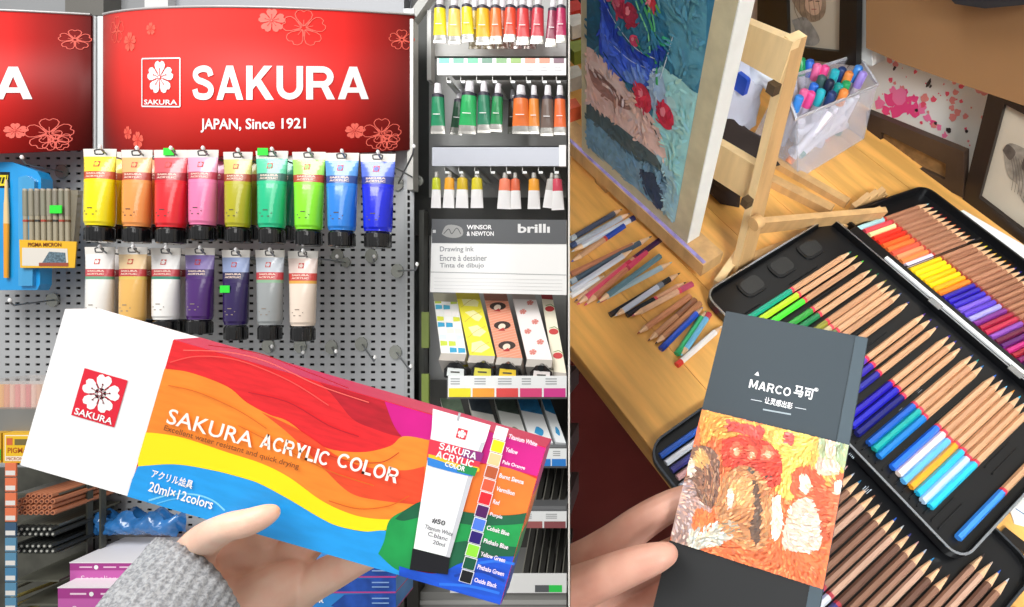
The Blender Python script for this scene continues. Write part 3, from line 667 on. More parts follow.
# ---- right bay: grey back panel
YR = 1.13
b = MB(); a = at(434, 640, YR); c = at(600, -60, YR)
b.box((rx(YR, 429), YR, .7), (rx(YR, 566.5), YR+.01, c.z), M('#a2a3a2', .45, .1, var=.06, scale=6)); b.build('bay_back_panel', None, label='grey back panel behind the small paint tubes', cat='panel')
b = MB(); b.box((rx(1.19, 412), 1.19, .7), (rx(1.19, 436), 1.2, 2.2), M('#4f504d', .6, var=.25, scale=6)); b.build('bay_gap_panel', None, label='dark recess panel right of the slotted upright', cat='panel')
b = MB(); y = 1.10; b.box((rx(y, 419), y, .7), (rx(y, 424), y+.02, at(0, 210, y).z), M('#6c6d68', .4, .3)); b.box((rx(y, 427), y, at(0, 80, y).z), (rx(y, 431), y+.02, at(0, 10, y).z), M('#cfcfcd', .4)); b.build('bay_post', None, label='grey steel posts beside the ink boxes', cat='post')
b = MB(); b.box((rx(1.12, 433), 1.12, at(0, 56, 1.12).z), (rx(1.12, 566), 1.128, at(0, 22, 1.12).z), M('#c9c9c8', .45)); b.build('wall_card', None, label='pale card strip behind the top row of small tubes', cat='card')
b = MB(); b.box((rx(1.12, 412), 1.125, at(0, 235, 1.12).z), (rx(1.12, 566), 1.129, at(0, 197, 1.12).z), M('#3e3e3c', .5)); b.build('backing_strip', None, label='dark strip behind the lowest row of small tubes', cat='panel')
# holder rails
def rail(px0, px1, py0, py1, Y, lab, body='#aeb0b4', sw=None, hooks=()):
    t = thing('tube_rail', lab, 'rail', L3(at(px0, py1, Y))); k = Y/F; w_ = (px1-px0)*k; h_ = (py1-py0)*k
    b = MB(); b.box((0, 0, 0), (w_, .004, h_), M(body, .3, .3 if not sw else 0), bev=.001); b.box((0, 0, h_-.002), (w_, .10, h_), M('#a9a9a4', .4, .3))
    b.build('front_strip', t)
    if sw:
        b = MB(); n = len(sw)
        for i, cc in enumerate(sw): x0, x1 = w_*(i+.14)/n, w_*(i+.86)/n; b.box((x0, -.0006, h_*.66), (x1, 0, h_*.93), M(cc, .4)); b.box((x0+.002, -.0005, h_*.25), (x1-.004, 0, h_*.3), M('#c8c8d0', .5)); b.box((x0+.002, -.0005, h_*.38), (x1-.006, 0, h_*.42), M('#c8c8d0', .5))
        b.build('swatch_labels', t)
    for px in hooks:
        b = MB(); x = (px-px0)*k; b.box((x-.004, .004, -.012), (x+.004, .09, -.008), M('#d0d2d0', .3, .3)); b.box((x-.004, .004, -.012), (x-.003, .09, 0), M('#b8b8b4', .3, .3)); b.build('divider', t)
    return t
rail(437, 566, 57, 75, 1.02, 'white tube rail with a row of pale colour swatches', '#f3f3f2', ['#7fd2c4', '#7cc0ac', '#74cfa8', '#6f9a86', '#86b47e', '#9cc070', '#eeA088'.lower(), '#ec9c84', '#8a6a78'], hooks=(448, 462, 478, 494, 512, 528, 544, 558))
rail(432, 566, 146, 166, 1.02, 'bare silver tube rail without swatches above the smallest tubes', '#a6a9b2', None, hooks=(446, 460, 476, 492, 508, 524, 540, 556))
b = MB(); b.box((at(559.5, 167, 1.018).x, 1.012, at(0, 167, 1.018).z), (at(566.3, 0, 1.018).x, 1.0185, at(0, 146, 1.018).z), WHITE); b.build('price_tag', None, label='white tag at the right end of the silver rail', cat='price tag')
# small tubes, cap up
def small_tube(px, ytop, ybot, wpx, Y, col, lab, group, style=0, tilt=0):
    k = Y/F; h = (ybot-ytop)*k; w_ = wpx*k/2
    t = thing('small_paint_tube', lab, 'paint tube', L3(at(px, ybot, Y)) @ RY(tilt), group)
    mc = M(col, .28, coat=.5); sv = M('#c4c2bc', .22, .7); wt = M('#e6e4e4', .35); dk = M('#2b2438', .4)
    hi = h*(.80 if style == 0 else .84)
    fr = [0, .06, .12, .2, .3, .45, .6, .75, .9, .97, 1]
    secs = [(hi*f_, w_*(1.08-.22*f_) if f_ < .98 else w_*.5, max(.0008, w_*.62*min(1, f_/.8)**.8) if f_ < .98 else w_*.45) for f_ in fr]
    if style == 0: mf = lambda z: sv if z < hi*.2 else mc if z < hi*.9 else dk
    else: mf = lambda z: wt if z < hi*.62 else mc
    b = MB(); b.loft(secs, mf, 16)
    if style == 0: b.box((-w_*.5, -w_*.72, hi*.45), (w_*.5, -w_*.70, hi*.47), wt)
    b.build('tube_body', t)
    b = MB(); rc = w_*(.55 if style == 0 else .42)
    b.loft([(hi, rc*.9, rc*.9), (hi+(h-hi)*.2, rc, rc), (h, rc*.85, rc*.85)], lambda z: M('#eceaf0' if style == 0 else '#b0aea8', .3), 12); b.build('cap', t); return t
Ga, Gb, Gc = 'top row of small paint tubes', 'second row of small paint tubes', 'third row of small white tubes'
nm = ['yellow', 'pale yellow', 'lemon yellow', 'golden yellow', 'orange', 'orange red', 'scarlet', 'carmine', 'dark crimson', 'magenta crimson']
for i, (px, yt, yb, w_, cc, ti) in enumerate(((440, -4, 43, 13, '#f6e40a', 0), (454.5, -3, 44, 13, '#f2cf66', 0), (468, -5, 42, 12, '#f4dc06', -.03), (483, -4, 45, 14, '#efb912', 0), (496, -4, 44, 12, '#f0782a', 0), (509.5, -4, 42, 12, '#ee4a26', .03), (523, -4, 45, 13, '#e03a3c', 0), (537, -4, 44, 13, '#cf3040', .03), (551, -2, 47, 11, '#8e1c44', .05), (560.5, -4, 43, 11, '#b81858', .02))):
    small_tube(px, yt, yb, w_, 1.03, cc, '%s small paint tube in the topmost row' % nm[i], Ga, 0, ti)
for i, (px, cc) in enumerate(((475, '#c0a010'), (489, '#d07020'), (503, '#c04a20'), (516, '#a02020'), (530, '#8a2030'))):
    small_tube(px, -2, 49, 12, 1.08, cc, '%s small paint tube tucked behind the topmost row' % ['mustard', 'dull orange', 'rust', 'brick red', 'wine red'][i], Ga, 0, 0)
nm = ['emerald green', 'bright green', 'sea green', 'leaf green', 'orange', 'amber', 'grey brown', 'red orange']
for i, (px, yt, yb, w_, cc, ti) in enumerate(((438, 84, 134, 14, '#12875a', 0), (467, 82, 134, 17, '#1faa5c', .06), (484, 82, 133, 13, '#1c7a58', 0), (496, 84, 132, 12, '#14884a', .05), (521, 86, 134, 17, '#e8742c', .0), (534, 86, 134, 11, '#e88a2c', 0), (547, 86, 136, 13, '#6e5a50', .02), (560, 86, 135, 12, '#ea6a2c', 0))):
    small_tube(px, yt, yb, w_, 1.03, cc, '%s small paint tube in the second row' % nm[i], Gb, 0, ti)
small_tube(456, 90, 135, 12, 1.08, '#16482e', 'dark green small paint tube behind the bright green one', Gb, 0, .1)
small_tube(513, 90, 134, 10, 1.08, '#3a3024', 'dark brown small paint tube behind the orange one', Gb, 0, .0)
nm = ['yellow green', 'light orange', 'mustard', 'olive yellow', 'coral', 'rust red', 'amber', 'silver bent', 'raspberry']
for i, (px, yt, yb, w_, cc, ti) in enumerate(((436, 172, 208, 9.5, '#bcc42a', .02), (448.5, 172, 208, 11, '#e8a42e', .04), (462, 172, 208, 12, '#c9a81e', .02), (477, 172, 208, 12, '#cfc02a', 0), (504, 173, 209, 13, '#ee8262', .04), (516, 173, 209, 10, '#d86846', -.02), (534, 173, 209, 12, '#eaa030', 0), (548, 173, 208, 10, '#b8b4ae', .12), (558, 173, 210, 12, '#cc4258', -.04))):
    small_tube(px, yt, yb, w_, 1.03, cc, '%s topped small white tube in the third row' % nm[i], Gc, 1, ti)
# sign board on the shelf
Y = .99; k = Y/F; o = at(430, 292, Y)
t = thing('shelf_sign', 'dark and white shelf sign for drawing ink above the patterned boxes', 'sign', L3(o))
w_ = 136.5*k; b = MB(); b.prism([(0, 0), (w_, -3*k), (w_, 72*k), (2*k, 73*k)], 0, .006, M('#efefee', .4)); b.build('sign_board', t)
b = MB(); b.prism([(2*k, 49*k), (w_, 48*k), (w_, 72*k), (2*k, 73*k)], -.001, 0, M('#55575a', .45))
b.text('WINSOR', 37*k, 62*k, 62.5*k, 67*k, WHITE, None, .0014, bold=.02); b.text('& NEWTON', 37*k, 64*k, 56*k, 60.5*k, WHITE, None, .0014, bold=.02)
b.poly(cr([(12*k, 58*k), (16*k, 66*k), (24*k, 67*k), (32*k, 64*k), (33*k, 57*k), (26*k, 54*k), (17*k, 55*k), (12*k, 58*k)], 3), M('#9a9a98', .5), None, .0013)
line(b, cr([(14*k, 58*k), (19*k, 63*k), (22*k, 58*k), (27*k, 64*k), (31*k, 58*k)], 3), .0012, M('#4a4a4c', .5), None, .0015); b.poly([(3*k, 59*k), (6*k, 59*k), (6*k, 62*k), (3*k, 62*k)], M('#c8c8c8', .5), None, .0013)
b.text('brillı', 88*k, 120*k, 59*k, 68*k, M('#e2e2e2', .4), None, .0014, bold=.03)
b.build('header', t)['label'] = 'dark grey header with white lettering'
b = MB(); g = M('#8d8f92', .5)
b.text('Drawing ink', 10*k, 44*k, 39*k, 45.5*k, g, None, .0005, bold=.01); b.text('Encre à dessiner', 10*k, 57*k, 31*k, 37*k, g, None, .0005, bold=.01); b.text('Tinta de dibujo', 10*k, 54*k, 23*k, 29*k, g, None, .0005, bold=.01)
line(b, [(0, 20*k), (w_, 17*k)], .0012, M('#a9abac', .5), None, .0005)
for q in range(4): line(b, [(4*k, (14-q*3.5)*k), (w_-4*k, (12-q*3.5)*k)], .0006, M('#cfd0d0', .5), None, .0005)
b.build('printed_lines', t)
# patterned ink boxes leaning on the sloped tray
def slab_mx(pA, pB, pC):   # origin pA, x to pB, z (up) to pC
    x = (pB-pA); z = (pC-pA); return frame(pA, x, z), x.length, (z-x.normalized()*z.dot(x.normalized())).length, z.dot(x.normalized())
pats = ['blue, yellow and white', 'yellow blossom', 'orange figure', 'white rose pattern', 'cream cherry pattern']
for i, (xb, xt, yb_, yt_, col) in enumerate(((441, 433, 353, 293, '#f0f0ec'), (469.5, 455.5, 355, 292, '#f1e642'), (497, 483, 357, 292, '#ec9a7c'), (527, 511.5, 359, 293, '#f2ecea'), (554, 541, 372, 294, '#f3ecd6'))):
    wb, wt = (26, 22) if i < 4 else (12.5, 25)
    A = at(xb, yb_, .955); B = at(xb+25.5 if i < 4 else xb+12.3, yb_+1, .955); Cc = at(xt, yt_, 1.05)
    mx, w_, h_, sh = slab_mx(A, B, Cc)
    t = thing('ink_box', '%s ink box lying on the sloped tray' % pats[i], 'ink box', mx, 'patterned ink boxes on the sloped tray')
    conv = [(0, 0), (w_, 0), (w_+sh, h_), (sh, h_)]
    b = MB(); b.prism(conv, 0, .03, M(col, .4)); S = lambda u, v: (u*w_+v*sh, v*h_)
    if i == 0:
        for q, cc in enumerate(('#3aa2cc', '#c8d84a', '#d8e8f0', '#f4f0e0', '#3aa2cc', '#d8dc40', '#f6f2f0', '#4ab0d0', '#c4d850', '#e8f0f4')):
            for s_ in range(3): b.poly([S(s_/3+.02, q/10+.01), S(s_/3+.30, q/10+.02), S(s_/3+.31, q/10+.085), S(s_/3+.04, q/10+.09)], M(cc if (s_+q) % 3 else '#f2f2f0', .5), None, .0003)
        b.poly([S(0, .85), S(1, .85), S(1, 1), S(0, 1)], M('#a8a48e', .5), None, .0005)
    elif i == 1:
        for q in range(4): b.poly([S(.1+.7*((q*7) % 5)/6, .05+q*.24), S(.5+.1*q, .04+q*.24), S(.9, .12+q*.24), S(.6, .22+q*.24), S(.2, .18+q*.24)], M('#f3efb0', .5), None, .0003); line(b, [S(.1, .02+q*.24), S(.5, .13+q*.24), S(.9, .2+q*.24)], .001, M('#c8b450', .5), None, .0004)
        b.poly([S(0, .88), S(1, .88), S(1, 1), S(0, 1)], M('#c8b83a', .5), None, .0005)
    elif i == 2:
        for q in range(26): line(b, [S(-.1, q/26-.06), S(1.1, q/26+.06)], .0011, M('#f0b8a0', .5), None, .0003, conv)
        for q in range(3):
            cx, cz = S(.5, .17+q*.30); b.poly([(cx+.014*math.cos(a_*.4), cz+.009*math.sin(a_*.4)) for a_ in range(16)], M('#3a2a24', .5), None, .0005); b.poly([(cx+.006*math.cos(a_*.4), cz-.003+.0065*math.sin(a_*.4)) for a_ in range(16)], M('#f0dcc8', .5), None, .0007); b.poly([(cx-.005, cz-.012), (cx+.007, cz-.012), (cx+.003, cz-.005)], M('#b83030', .5), None, .0008)
        b.poly([S(0, .86), S(1, .86), S(1, 1), S(0, 1)], M('#9c6a5a', .5), None, .0005)
    elif i == 3:
        for q in range(6): flower(b, *S(.3+.4*(q % 2), .1+q*.15), .006, M('#e08a80', .5), None, None, .0004)
        b.poly([S(0, .9), S(1, .9), S(1, 1), S(0, 1)], M('#b8aca8', .5), None, .0005)
    else:
        for q in range(3):
            cx, cz = S(.55, .2+q*.3); b.poly([(cx+.008*math.cos(a_*.5), cz+.006*math.sin(a_*.5)) for a_ in range(13)], M('#c84040', .5), None, .0005); line(b, [(cx-.008, cz+.006), (cx, cz+.01), (cx+.009, cz+.004)], .0012, M('#7a9a50', .5), None, .0006)
        b.poly([S(0, .93), S(1, .93), S(1, 1), S(0, 1)], M('#a83a40', .5), None, .0005)
    b.build('carton', t); b = MB(); b.prism([(0, -10*k*.9), (w_, -10*k*.9), (w_, -.0002), (0, -.0002)], .0, .03, M('#b9b2aa', .5)); b.build('carton_end', t)
# glass ink bottles lying in front with labelled caps
for i, (px, py, cc, lb) in enumerate(((455, 371, '#dfe3e2', 'white labelled'), (482, 371, '#d8cf50', 'pale yellow labelled'), (507, 372, '#e8c42c', 'golden yellow labelled'), (541, 374, '#e9e0de', 'pale pink labelled'))):
    o = at(px, py+7, .935); k2 = .935/F
    t = thing('ink_bottle', '%s black ink bottle in front of the patterned boxes' % lb, 'ink bottle', L3(o), 'ink bottles in front of the patterned boxes')
    b = MB(); b.prism([(-11*k2, 1*k2), (-9*k2, 0), (9*k2, 0), (11.5*k2, 2*k2), (11*k2, 9*k2), (4*k2, 15.5*k2), (-5*k2, 15.5*k2), (-11*k2, 9*k2)], 0, .03, M('#141416', .2, coat=.6)); b.build('bottle', t)
    b = MB(); b.prism([(-8*k2, 2.5*k2), (9*k2, 2*k2), (9*k2, 9*k2), (-7*k2, 10.5*k2)], -.0015, 0, M(cc, .4)); b.poly([(-4*k2, 5.5*k2), (5*k2, 5*k2), (5*k2, 6.5*k2), (-4*k2, 7*k2)], M('#44443c', .5), None, .0018); b.build('label', t)
    b = MB(); b.tube([(0, -.003, 13*k2), (0, .01, 14*k2)], .005, M('#0c0c0e', .2), 10); b.build('cap', t)
# shelves below
def tray(py0, py1, Y, lab, col='#77787a', x0=436):
    b = MB(); b.box((rx(Y, x0), Y, at(0, py1, Y).z), (rx(Y, 566.5), YR, at(0, py0, Y).z), M(col, .35, .3)); b.build('shelf', None, label=lab, cat='shelf')
tray(378, 399, .94, 'metal shelf carrying the patterned ink boxes', x0=447)
shelf_label(448, 566.5, 376, 397, .932, ['#f0e030', '#f2a23a', '#dc4a48', '#d8457a', '#d03a8c'][:4]+['#d03a8c'], 'price strip with yellow, orange, red and pink swatches')
for i, (xb, xt, cc, c2, lb) in enumerate(((452, 440, '#ddd9cc', '#4a5a48', 'cream and dark green'), (480, 468, '#e4e2da', '#39434a', 'grey white'), (507, 494, '#dfe1dc', '#445048', 'pale grey'), (531, 517, '#f0f2f2', '#2f7fb4', 'white and light blue'), (556, 541, '#eef2f4', '#1f7ab0', 'white and ocean blue'))):
    A = at(xb, 442, .955); B = at(min(xb+22, 566), 443, .955); Cc = at(xt, 398, 1.04); mx, w_, h_, sh = slab_mx(A, B, Cc)
    b = MB(); conv = [(0, 0), (w_, 0), (w_+sh, h_), (sh, h_)]; b.prism(conv, 0, .025, M(cc, .4)); S = lambda u, v: (u*w_+v*sh, v*h_)
    b.poly([S(0, .7), S(1, .62), S(1, 1), S(0, 1)], M(c2, .5, var=.3, scale=60), None, .0004); b.poly(cr([S(.3, .2), S(.5, .34), S(.75, .26), S(.6, .14), S(.3, .2)], 4), M('#3a9ad0' if i > 2 else '#8a8a78', .5), None, .0004)
    b.build('ink_box', None, mx, label='%s box on the tray below the patterned boxes' % lb, cat='ink box', group='boxes on the second tray')
tray(447, 468, .94, 'metal shelf second from the top in the right bay', x0=530)
shelf_label(536, 566.5, 449, 466, .932, ['#2a7fd0', '#2a7fd0'], 'price strip with blue swatches')
tray(506, 528, .94, 'metal shelf third from the top in the right bay', x0=520)
shelf_label(520, 566.5, 512, 528, .932, ['#a45c5c', '#8e4c50'], 'price strip with brown red swatches')
for r_, (py0, py1, nn) in enumerate(((470, 505, 5), (530, 575, 7))):
    for i in range(nn):
        x0 = (528 if r_ == 0 else 516)+i*8; A = at(x0+9, py1, .96); Bp = at(x0, py0, 1.03)
        if x0+9 > 565: continue
        b = MB(); mx = frame(A, (1, 0, 0), Bp-A); L_ = (Bp-A).length; b.box((-.0045, 0, 0), (.0045, .016, L_), M('#2b2a27', .3, coat=.4)); b.box((-.005, -.001, 0), (-.0035, 0, L_), M('#8c8a80', .3, .4))
        b.build('divider_bar', None, mx, label='dark divider bar in the %s sloped tray of the right bay' % ('upper' if r_ == 0 else 'lower'), cat='divider', group='divider bars, %s tray' % ('upper' if r_ == 0 else 'lower'))
b = MB(); Y = .93; b.box((rx(Y, 419), Y, at(0, 640, Y).z), (rx(Y, 566.5), 1.1, at(0, 592, Y).z), M('#8b8b88', .4, .2)); b.box((rx(Y, 419), Y-.002, at(0, 604, Y).z), (rx(Y, 566.5), Y, at(0, 600, Y).z), M('#a9a9a6', .4)); b.build('shelf', None, label='lowest broad grey shelf at the bottom right of the shop', cat='shelf')
b = MB(); Y = .925; b.box((rx(Y, 450), Y, at(0, 593, Y).z), (rx(Y, 566.5), Y+.003, at(0, 574, Y).z), M('#f0f1f0', .4))
for p0, p1, cc in ((535, 549, '#5d6164'), (549, 562, '#30d858')): b.poly([(rx(Y, p0), at(0, 592, Y).z), (rx(Y, p1), at(0, 592, Y).z), (rx(Y, p1), at(0, 585, Y).z), (rx(Y, p0), at(0, 585, Y).z)], M(cc, .4), lambda x, z, e: (x, Y-e, z), .0005)
b.build('price_strip', None, label='white price strip with green tag on the lowest shelf', cat='price strip')
# tall dark filler below the patterned boxes
b = MB(); b.box((rx(1.1, 430), 1.1, .7), (rx(1.1, 566), 1.105, at(0, 380, 1.1).z), M('#3b3a36', .6, var=.3, scale=12)); b.build('tray_backing', None, label='dark backing behind the lower sloped trays', cat='panel')
for i, (py, cc) in enumerate(((330, '#6d7a3c'), (392, '#7a8a40'))):
    b = MB(); p = at(425, py, 1.0); b.box((p.x-.006, 1.0, p.z-.03), (p.x+.006, 1.006, p.z+.03), M(cc, .4)); b.build('shelf_tag', None, label=('green edged tag in the dark gap beside the ink boxes' if i == 0 else 'lower green edged tag beside the price strip'), cat='tag')

# ---- the acrylic colour box held in front
BY = .315; kb = BY/F
TL, TR, BR, BL = (66, 305), (543, 443), (505, 598), (20, 465)
ex = Vector((TR[0]-TL[0], -(TR[1]-TL[1]))).normalized(); ez = Vector((-ex.y, ex.x))
OB = at(BL[0], BL[1], BY)
def U(px, py):
    d_ = Vector(((px-BL[0])*kb, -(py-BL[1])*kb)); return (d_.dot(ex), d_.dot(ez))
WB = ((TR[0]-TL[0])**2+(TR[1]-TL[1])**2)**.5*kb*1.008; HB = 163*kb
mxB = frame(OB, (ex.x, 0, ex.y), (ez.x, 0, ez.y))
t = thing('acrylic_color_box', 'white and rainbow swirled box of acrylic paints held in the left hand', 'paint box', mxB)
E_ = .0012; cvx = [(E_, E_), (WB-E_, E_), (WB-E_, HB-E_), (E_, HB-E_)]
b = MB(); b.box((0, 0, 0), (WB, .019, HB), M('#f3f3f4', .4), bev=.0008)
b.build('carton', t)
RED = M('#e02229', .42, var=.12, scale=60, stretch=(1, 1, 6)); ORA = M('#f3892b', .42, var=.10, scale=50, stretch=(1, 1, 5)); YEL = M('#fbe00c', .42); BLU = M('#1e9ae6', .42, var=.08, scale=50, stretch=(1, 1, 4))
GRN = M('#15974a', .42, var=.15, scale=50); DGN = M('#125c3c', .42, var=.15, scale=50); NAV = M('#0f4fc8', .42, var=.2, scale=50, stretch=(1, 1, 5)); MAG = M('#cc0f82', .42, var=.06, scale=40); DRD = M('#b81426', .42, var=.2, scale=60, stretch=(1, 1, 5))
b = MB()
def PP(pts, m, e, smooth=True):
    b.poly([U(*p) for p in pts], m, None, e, cvx)
art = [(175, 332), (560, 440), (520, 610), (133, 505)]
x_art = U(175, 335)[0]
b.box((x_art, -.0002, 0), (WB, 0, HB), RED, bev=.0004); b.box((x_art, 0, HB), (WB, .019, HB+.0002), M('#c22a50', .4)); cvx = [(x_art, .0002), (WB-.0002, .0002), (WB-.0002, HB-.0002), (x_art, HB-.0002)]
# dark red sweep
PP(cr([(285, 350), (330, 392), (352, 418), (372, 428), (398, 436), (430, 440), (470, 452)])+[(470, 400), (380, 380), (300, 350)], DRD, .0003)
# magenta
PP(cr([(381, 386), (386, 404), (397, 430), (415, 446), (450, 458), (490, 464), (545, 478)])+[(560, 430), (400, 370)], MAG, .0004)
# orange field
up = cr([(150, 368), (169, 369), (193, 373), (228, 386.5), (247, 402), (269, 414), (290, 422), (322, 446), (360, 452), (390, 446), (404, 436), (430, 440)])
PP(up+cr([(430, 440), (440, 470), (420, 500), (395, 520), (365, 528), (322, 512), (280, 492), (228, 466), (186, 444), (140, 450)]), ORA, .0005)
# red band through the orange on the right
PP(cr([(262, 412), (300, 430), (350, 462), (400, 470), (425, 466)])+cr([(425, 505), (380, 500), (350, 492), (322, 466), (290, 434), (262, 412)]), M('#e84a26', .42, var=.12, scale=60, stretch=(1, 1, 5)), .0006)
# right orange
PP(cr([(466, 470), (480, 464), (510, 468), (545, 482)])+cr([(545, 510), (520, 520), (490, 516), (460, 512)]), M('#ee7a2a', .42, var=.1, scale=50), .0006)
# yellow
yt_ = cr([(140, 432), (158, 433), (186, 438), (228, 452), (262, 463), (290, 477), (322, 500), (350, 513), (372, 518), (394, 519)])
yb2 = cr([(394, 527), (380, 531), (365, 531), (340, 526), (322, 518), (290, 499), (262, 484), (245, 478), (214, 470), (176, 464), (139, 466)])
PP(yt_+yb2, YEL, .0007)
# blue
PP(cr([(139, 466), (176, 464), (214, 470), (245, 478), (262, 484), (290, 499), (322, 518), (340, 526), (365, 531), (385, 530), (400, 536), (415, 560)])+[(420, 600), (120, 510)], BLU, .0008)
line(b, [U(*p) for p in cr([(150, 500), (172, 494), (196, 494), (214, 500), (226, 510)], 5)], .0009, M('#7fd0f4', .4), None, .0009); line(b, [U(*p) for p in cr([(158, 503), (180, 498), (205, 503)], 5)], .0007, M('#5cbcf0', .4), None, .0009)
# green blobs
PP(cr([(379, 553), (385, 540), (390, 520), (405, 510), (428, 502), (460, 512), (490, 514), (516, 516), (545, 512)])+[(540, 560), (505, 560)]+cr([(480, 568), (450, 560), (425, 568), (400, 570), (379, 553)]), GRN, .0010)
PP(cr([(396, 518), (408, 508), (428, 500), (460, 510), (490, 514), (516, 514), (545, 508)])+cr([(545, 520), (510, 524), (470, 524), (430, 516), (405, 520), (396, 518)]), DGN, .0011)
PP(cr([(440, 545), (470, 540), (505, 545), (540, 548)])+cr([(540, 562), (500, 566), (460, 570), (430, 566)]), DGN, .0011)
# bottom right blue
PP(cr([(400, 565), (418, 570), (440, 572), (462, 562), (490, 556), (540, 556)])+[(560, 620), (400, 600)], NAV, .0012)
for (pts, cc) in ((((455, 575), (480, 570), (505, 580)), '#0c3a9c'), (((440, 583), (470, 585), (500, 592)), '#2a74e0'), (((470, 564), (495, 560), (515, 563)), '#2a74e0')):
    line(b, [U(*p) for p in cr(list(pts), 5)], .0014, M(cc, .4), None, .0013)
for pts, cc in ((((185, 350), (230, 352), (270, 362), (320, 385), (370, 402)), '#f26a60'), (((172, 362), (200, 356), (240, 360), (290, 380), (330, 405)), '#f0554e'), (((210, 345), (260, 353), (310, 372), (350, 388)), '#b81426'), (((250, 392), (290, 402), (330, 425), (360, 436)), '#b81426'), (((170, 385), (200, 392), (240, 410), (268, 428)), '#d86a20'), (((240, 425), (280, 445), (330, 470), (375, 485)), '#d86a20'), (((300, 440), (340, 458), (380, 462), (400, 452)), '#c8401c'), (((330, 500), (360, 508), (390, 505), (410, 495)), '#d8601c')):
    line(b, [U(*p) for p in cr(list(pts), 6)], .0005, M(cc, .42), None, .0013)
b.build('printed_front', t)
# logo
b = MB(); sq = [U(*p) for p in ((84.5, 368), (128.5, 379.5), (116, 427.5), (71.5, 415))]; lx0 = sq[3][0]; lx1 = sq[1][0]; lz0 = U(93, 421)[1]; lz1 = U(106, 374)[1]
b.poly([(lx0, lz0), (lx1, lz0), (lx1, lz1), (lx0, lz1)], M('#dd1f36', .4), None, .0003)
flower(b, (lx0+lx1)/2, (lz0+lz1)/2+.0022, .0102, WHITE, M('#8a1a2a', .4), None, .0004)
b.text('SAKURA', lx0+.0015, lx1-.0015, lz0+.0010, lz0+.0046, WHITE, None, .0006, bold=.02); b.build('brand_mark', t)['label'] = 'red square mark with a white blossom'
for z0_, z1_, cc_ in ((0, .26, '#0c3fa0'), (.26, .46, '#127a3e'), (.46, .70, '#d8702a'), (.70, 1, '#b01072')):
    b = MB(); b.box((WB, .0002, HB*z0_), (WB+.0002, .019, HB*z1_), M(cc_, .42)); b.build('printed_side', t)
# lettering
b = MB()
def TX(s_, pa, pb, hp, m, e=.0016, bold=.01, dz=0):
    x0, z0 = U(*pa); x1, z1 = U(*pb); z0 = (z0+z1)/2+dz; b.text(s_, x0, x1, z0, z0+hp*kb, m, None, e, bold=bold)
def TXc(s_, pa, pb, hp, m, e=.0016):
    x0, z0 = U(*pa); x1, z1 = U(*pb); z0 = (z0+z1)/2; caps(b, s_, x0, x1, z0, z0+hp*kb, m, None, e, weight=.17)
wl = M('#fdf3ea', .4)
sh_ = M('#b8501c', .4)
for mm, e, dx in ((sh_, .0015, .9), (wl, .0018, 0)):
    if mm is sh_: continue
    for s_, xa, xb_, hp, bo in (('SAKURA', 168, 254, 15.5, .008), ('ACRYLIC', 261, 329, 15.5, .035), ('COLOR', 337, 398, 15.5, .035)):
        ya = 424+(xa-168)*.25; yb_ = 424+(xb_-168)*.25
        if bo > .02: TXc(s_, (xa+dx, ya+dx), (xb_+dx, yb_+dx), hp-1, mm, e)
        else: TX(s_, (xa+dx, ya+dx), (xb_+dx, yb_+dx), hp, mm, e, bo)
TX('Excellent water resistant and quick drying', (165, 433), (300, 468), 7, M('#8a4a20', .4), bold=.01)
TX('アクリル絵具', (153, 477), (194, 488), 9, wl, bold=.015); TX('20ml×12colors', (150, 491), (214, 507.5), 10, wl, bold=.012)
# printed picture of the white tube
q = [U(*p) for p in ((434, 408), (491.5, 424.5), (487.5, 438), (473, 478), (451, 556), (415, 547), (430, 450), (433, 428))]; b.poly(q, M('#f5f5f6', .4), None, .0018)
b.poly([U(*p) for p in ((482, 442), (486, 441), (472.5, 478), (451, 556), (447, 555), (468, 478))], M('#c4c4ca', .4), None, .0020); 
b.poly([U(*p) for p in ((431, 438), (485, 452), (478, 471), (428, 459))], M('#e0354a', .4), None, .0021); b.poly([U(*p) for p in ((464, 447), (485, 452), (482, 461), (462, 456))], M('#8a2a78', .4), None, .00215)
b.poly([U(*p) for p in cr([(430, 453), (445, 457), (460, 463), (479, 466), (477, 471), (450, 464), (430, 460)], 3)], M('#f2c21c', .4), None, .0022); b.poly([U(*p) for p in cr([(429, 456), (445, 461), (458, 467), (474, 471), (473, 475), (450, 470), (429, 464)], 3)], M('#2f7fd0', .4), None, .00225); b.poly([U(*p) for p in ((462, 463), (479, 467), (476, 475), (458, 470))], M('#1c8a4c', .4), None, .0023)
b.poly([U(*p) for p in ((414, 547), (451, 556), (449, 573), (411, 568))], M('#14141a', .3), None, .0019)
c_, d_ = U(463, 433); b.poly([(c_-.0026, d_-.0026), (c_+.0026, d_-.0026), (c_+.0026, d_+.0026), (c_-.0026, d_+.0026)], M('#d8283a', .4), None, .0022); flower(b, c_, d_, .0022, WHITE, None, None, .0024)
TXc('SAKURA', (440, 448), (477, 458), 7, WHITE, .0026); TXc('ACRYLIC', (437, 456), (474, 466), 7, WHITE, .0026); TX('COLOR', (446, 465), (466, 470), 5, WHITE, .0026, .02)
dk = M('#33333a', .4); TX('#50', (433, 521), (446, 524.5), 5.5, dk, .0026, .02); TX('Titanium White', (426, 527), (454, 534), 4.2, M('#55555c', .4), .0026); TX('C.blanc', (429, 534), (449, 539), 4.2, M('#55555c', .4), .0026); TX('20ml', (434, 542), (446, 545), 4, M('#55555c', .4), .0026)
line(b, [U(461, 412), U(459, 420)], .0012, M('#b0b0b6', .4), None, .0022)
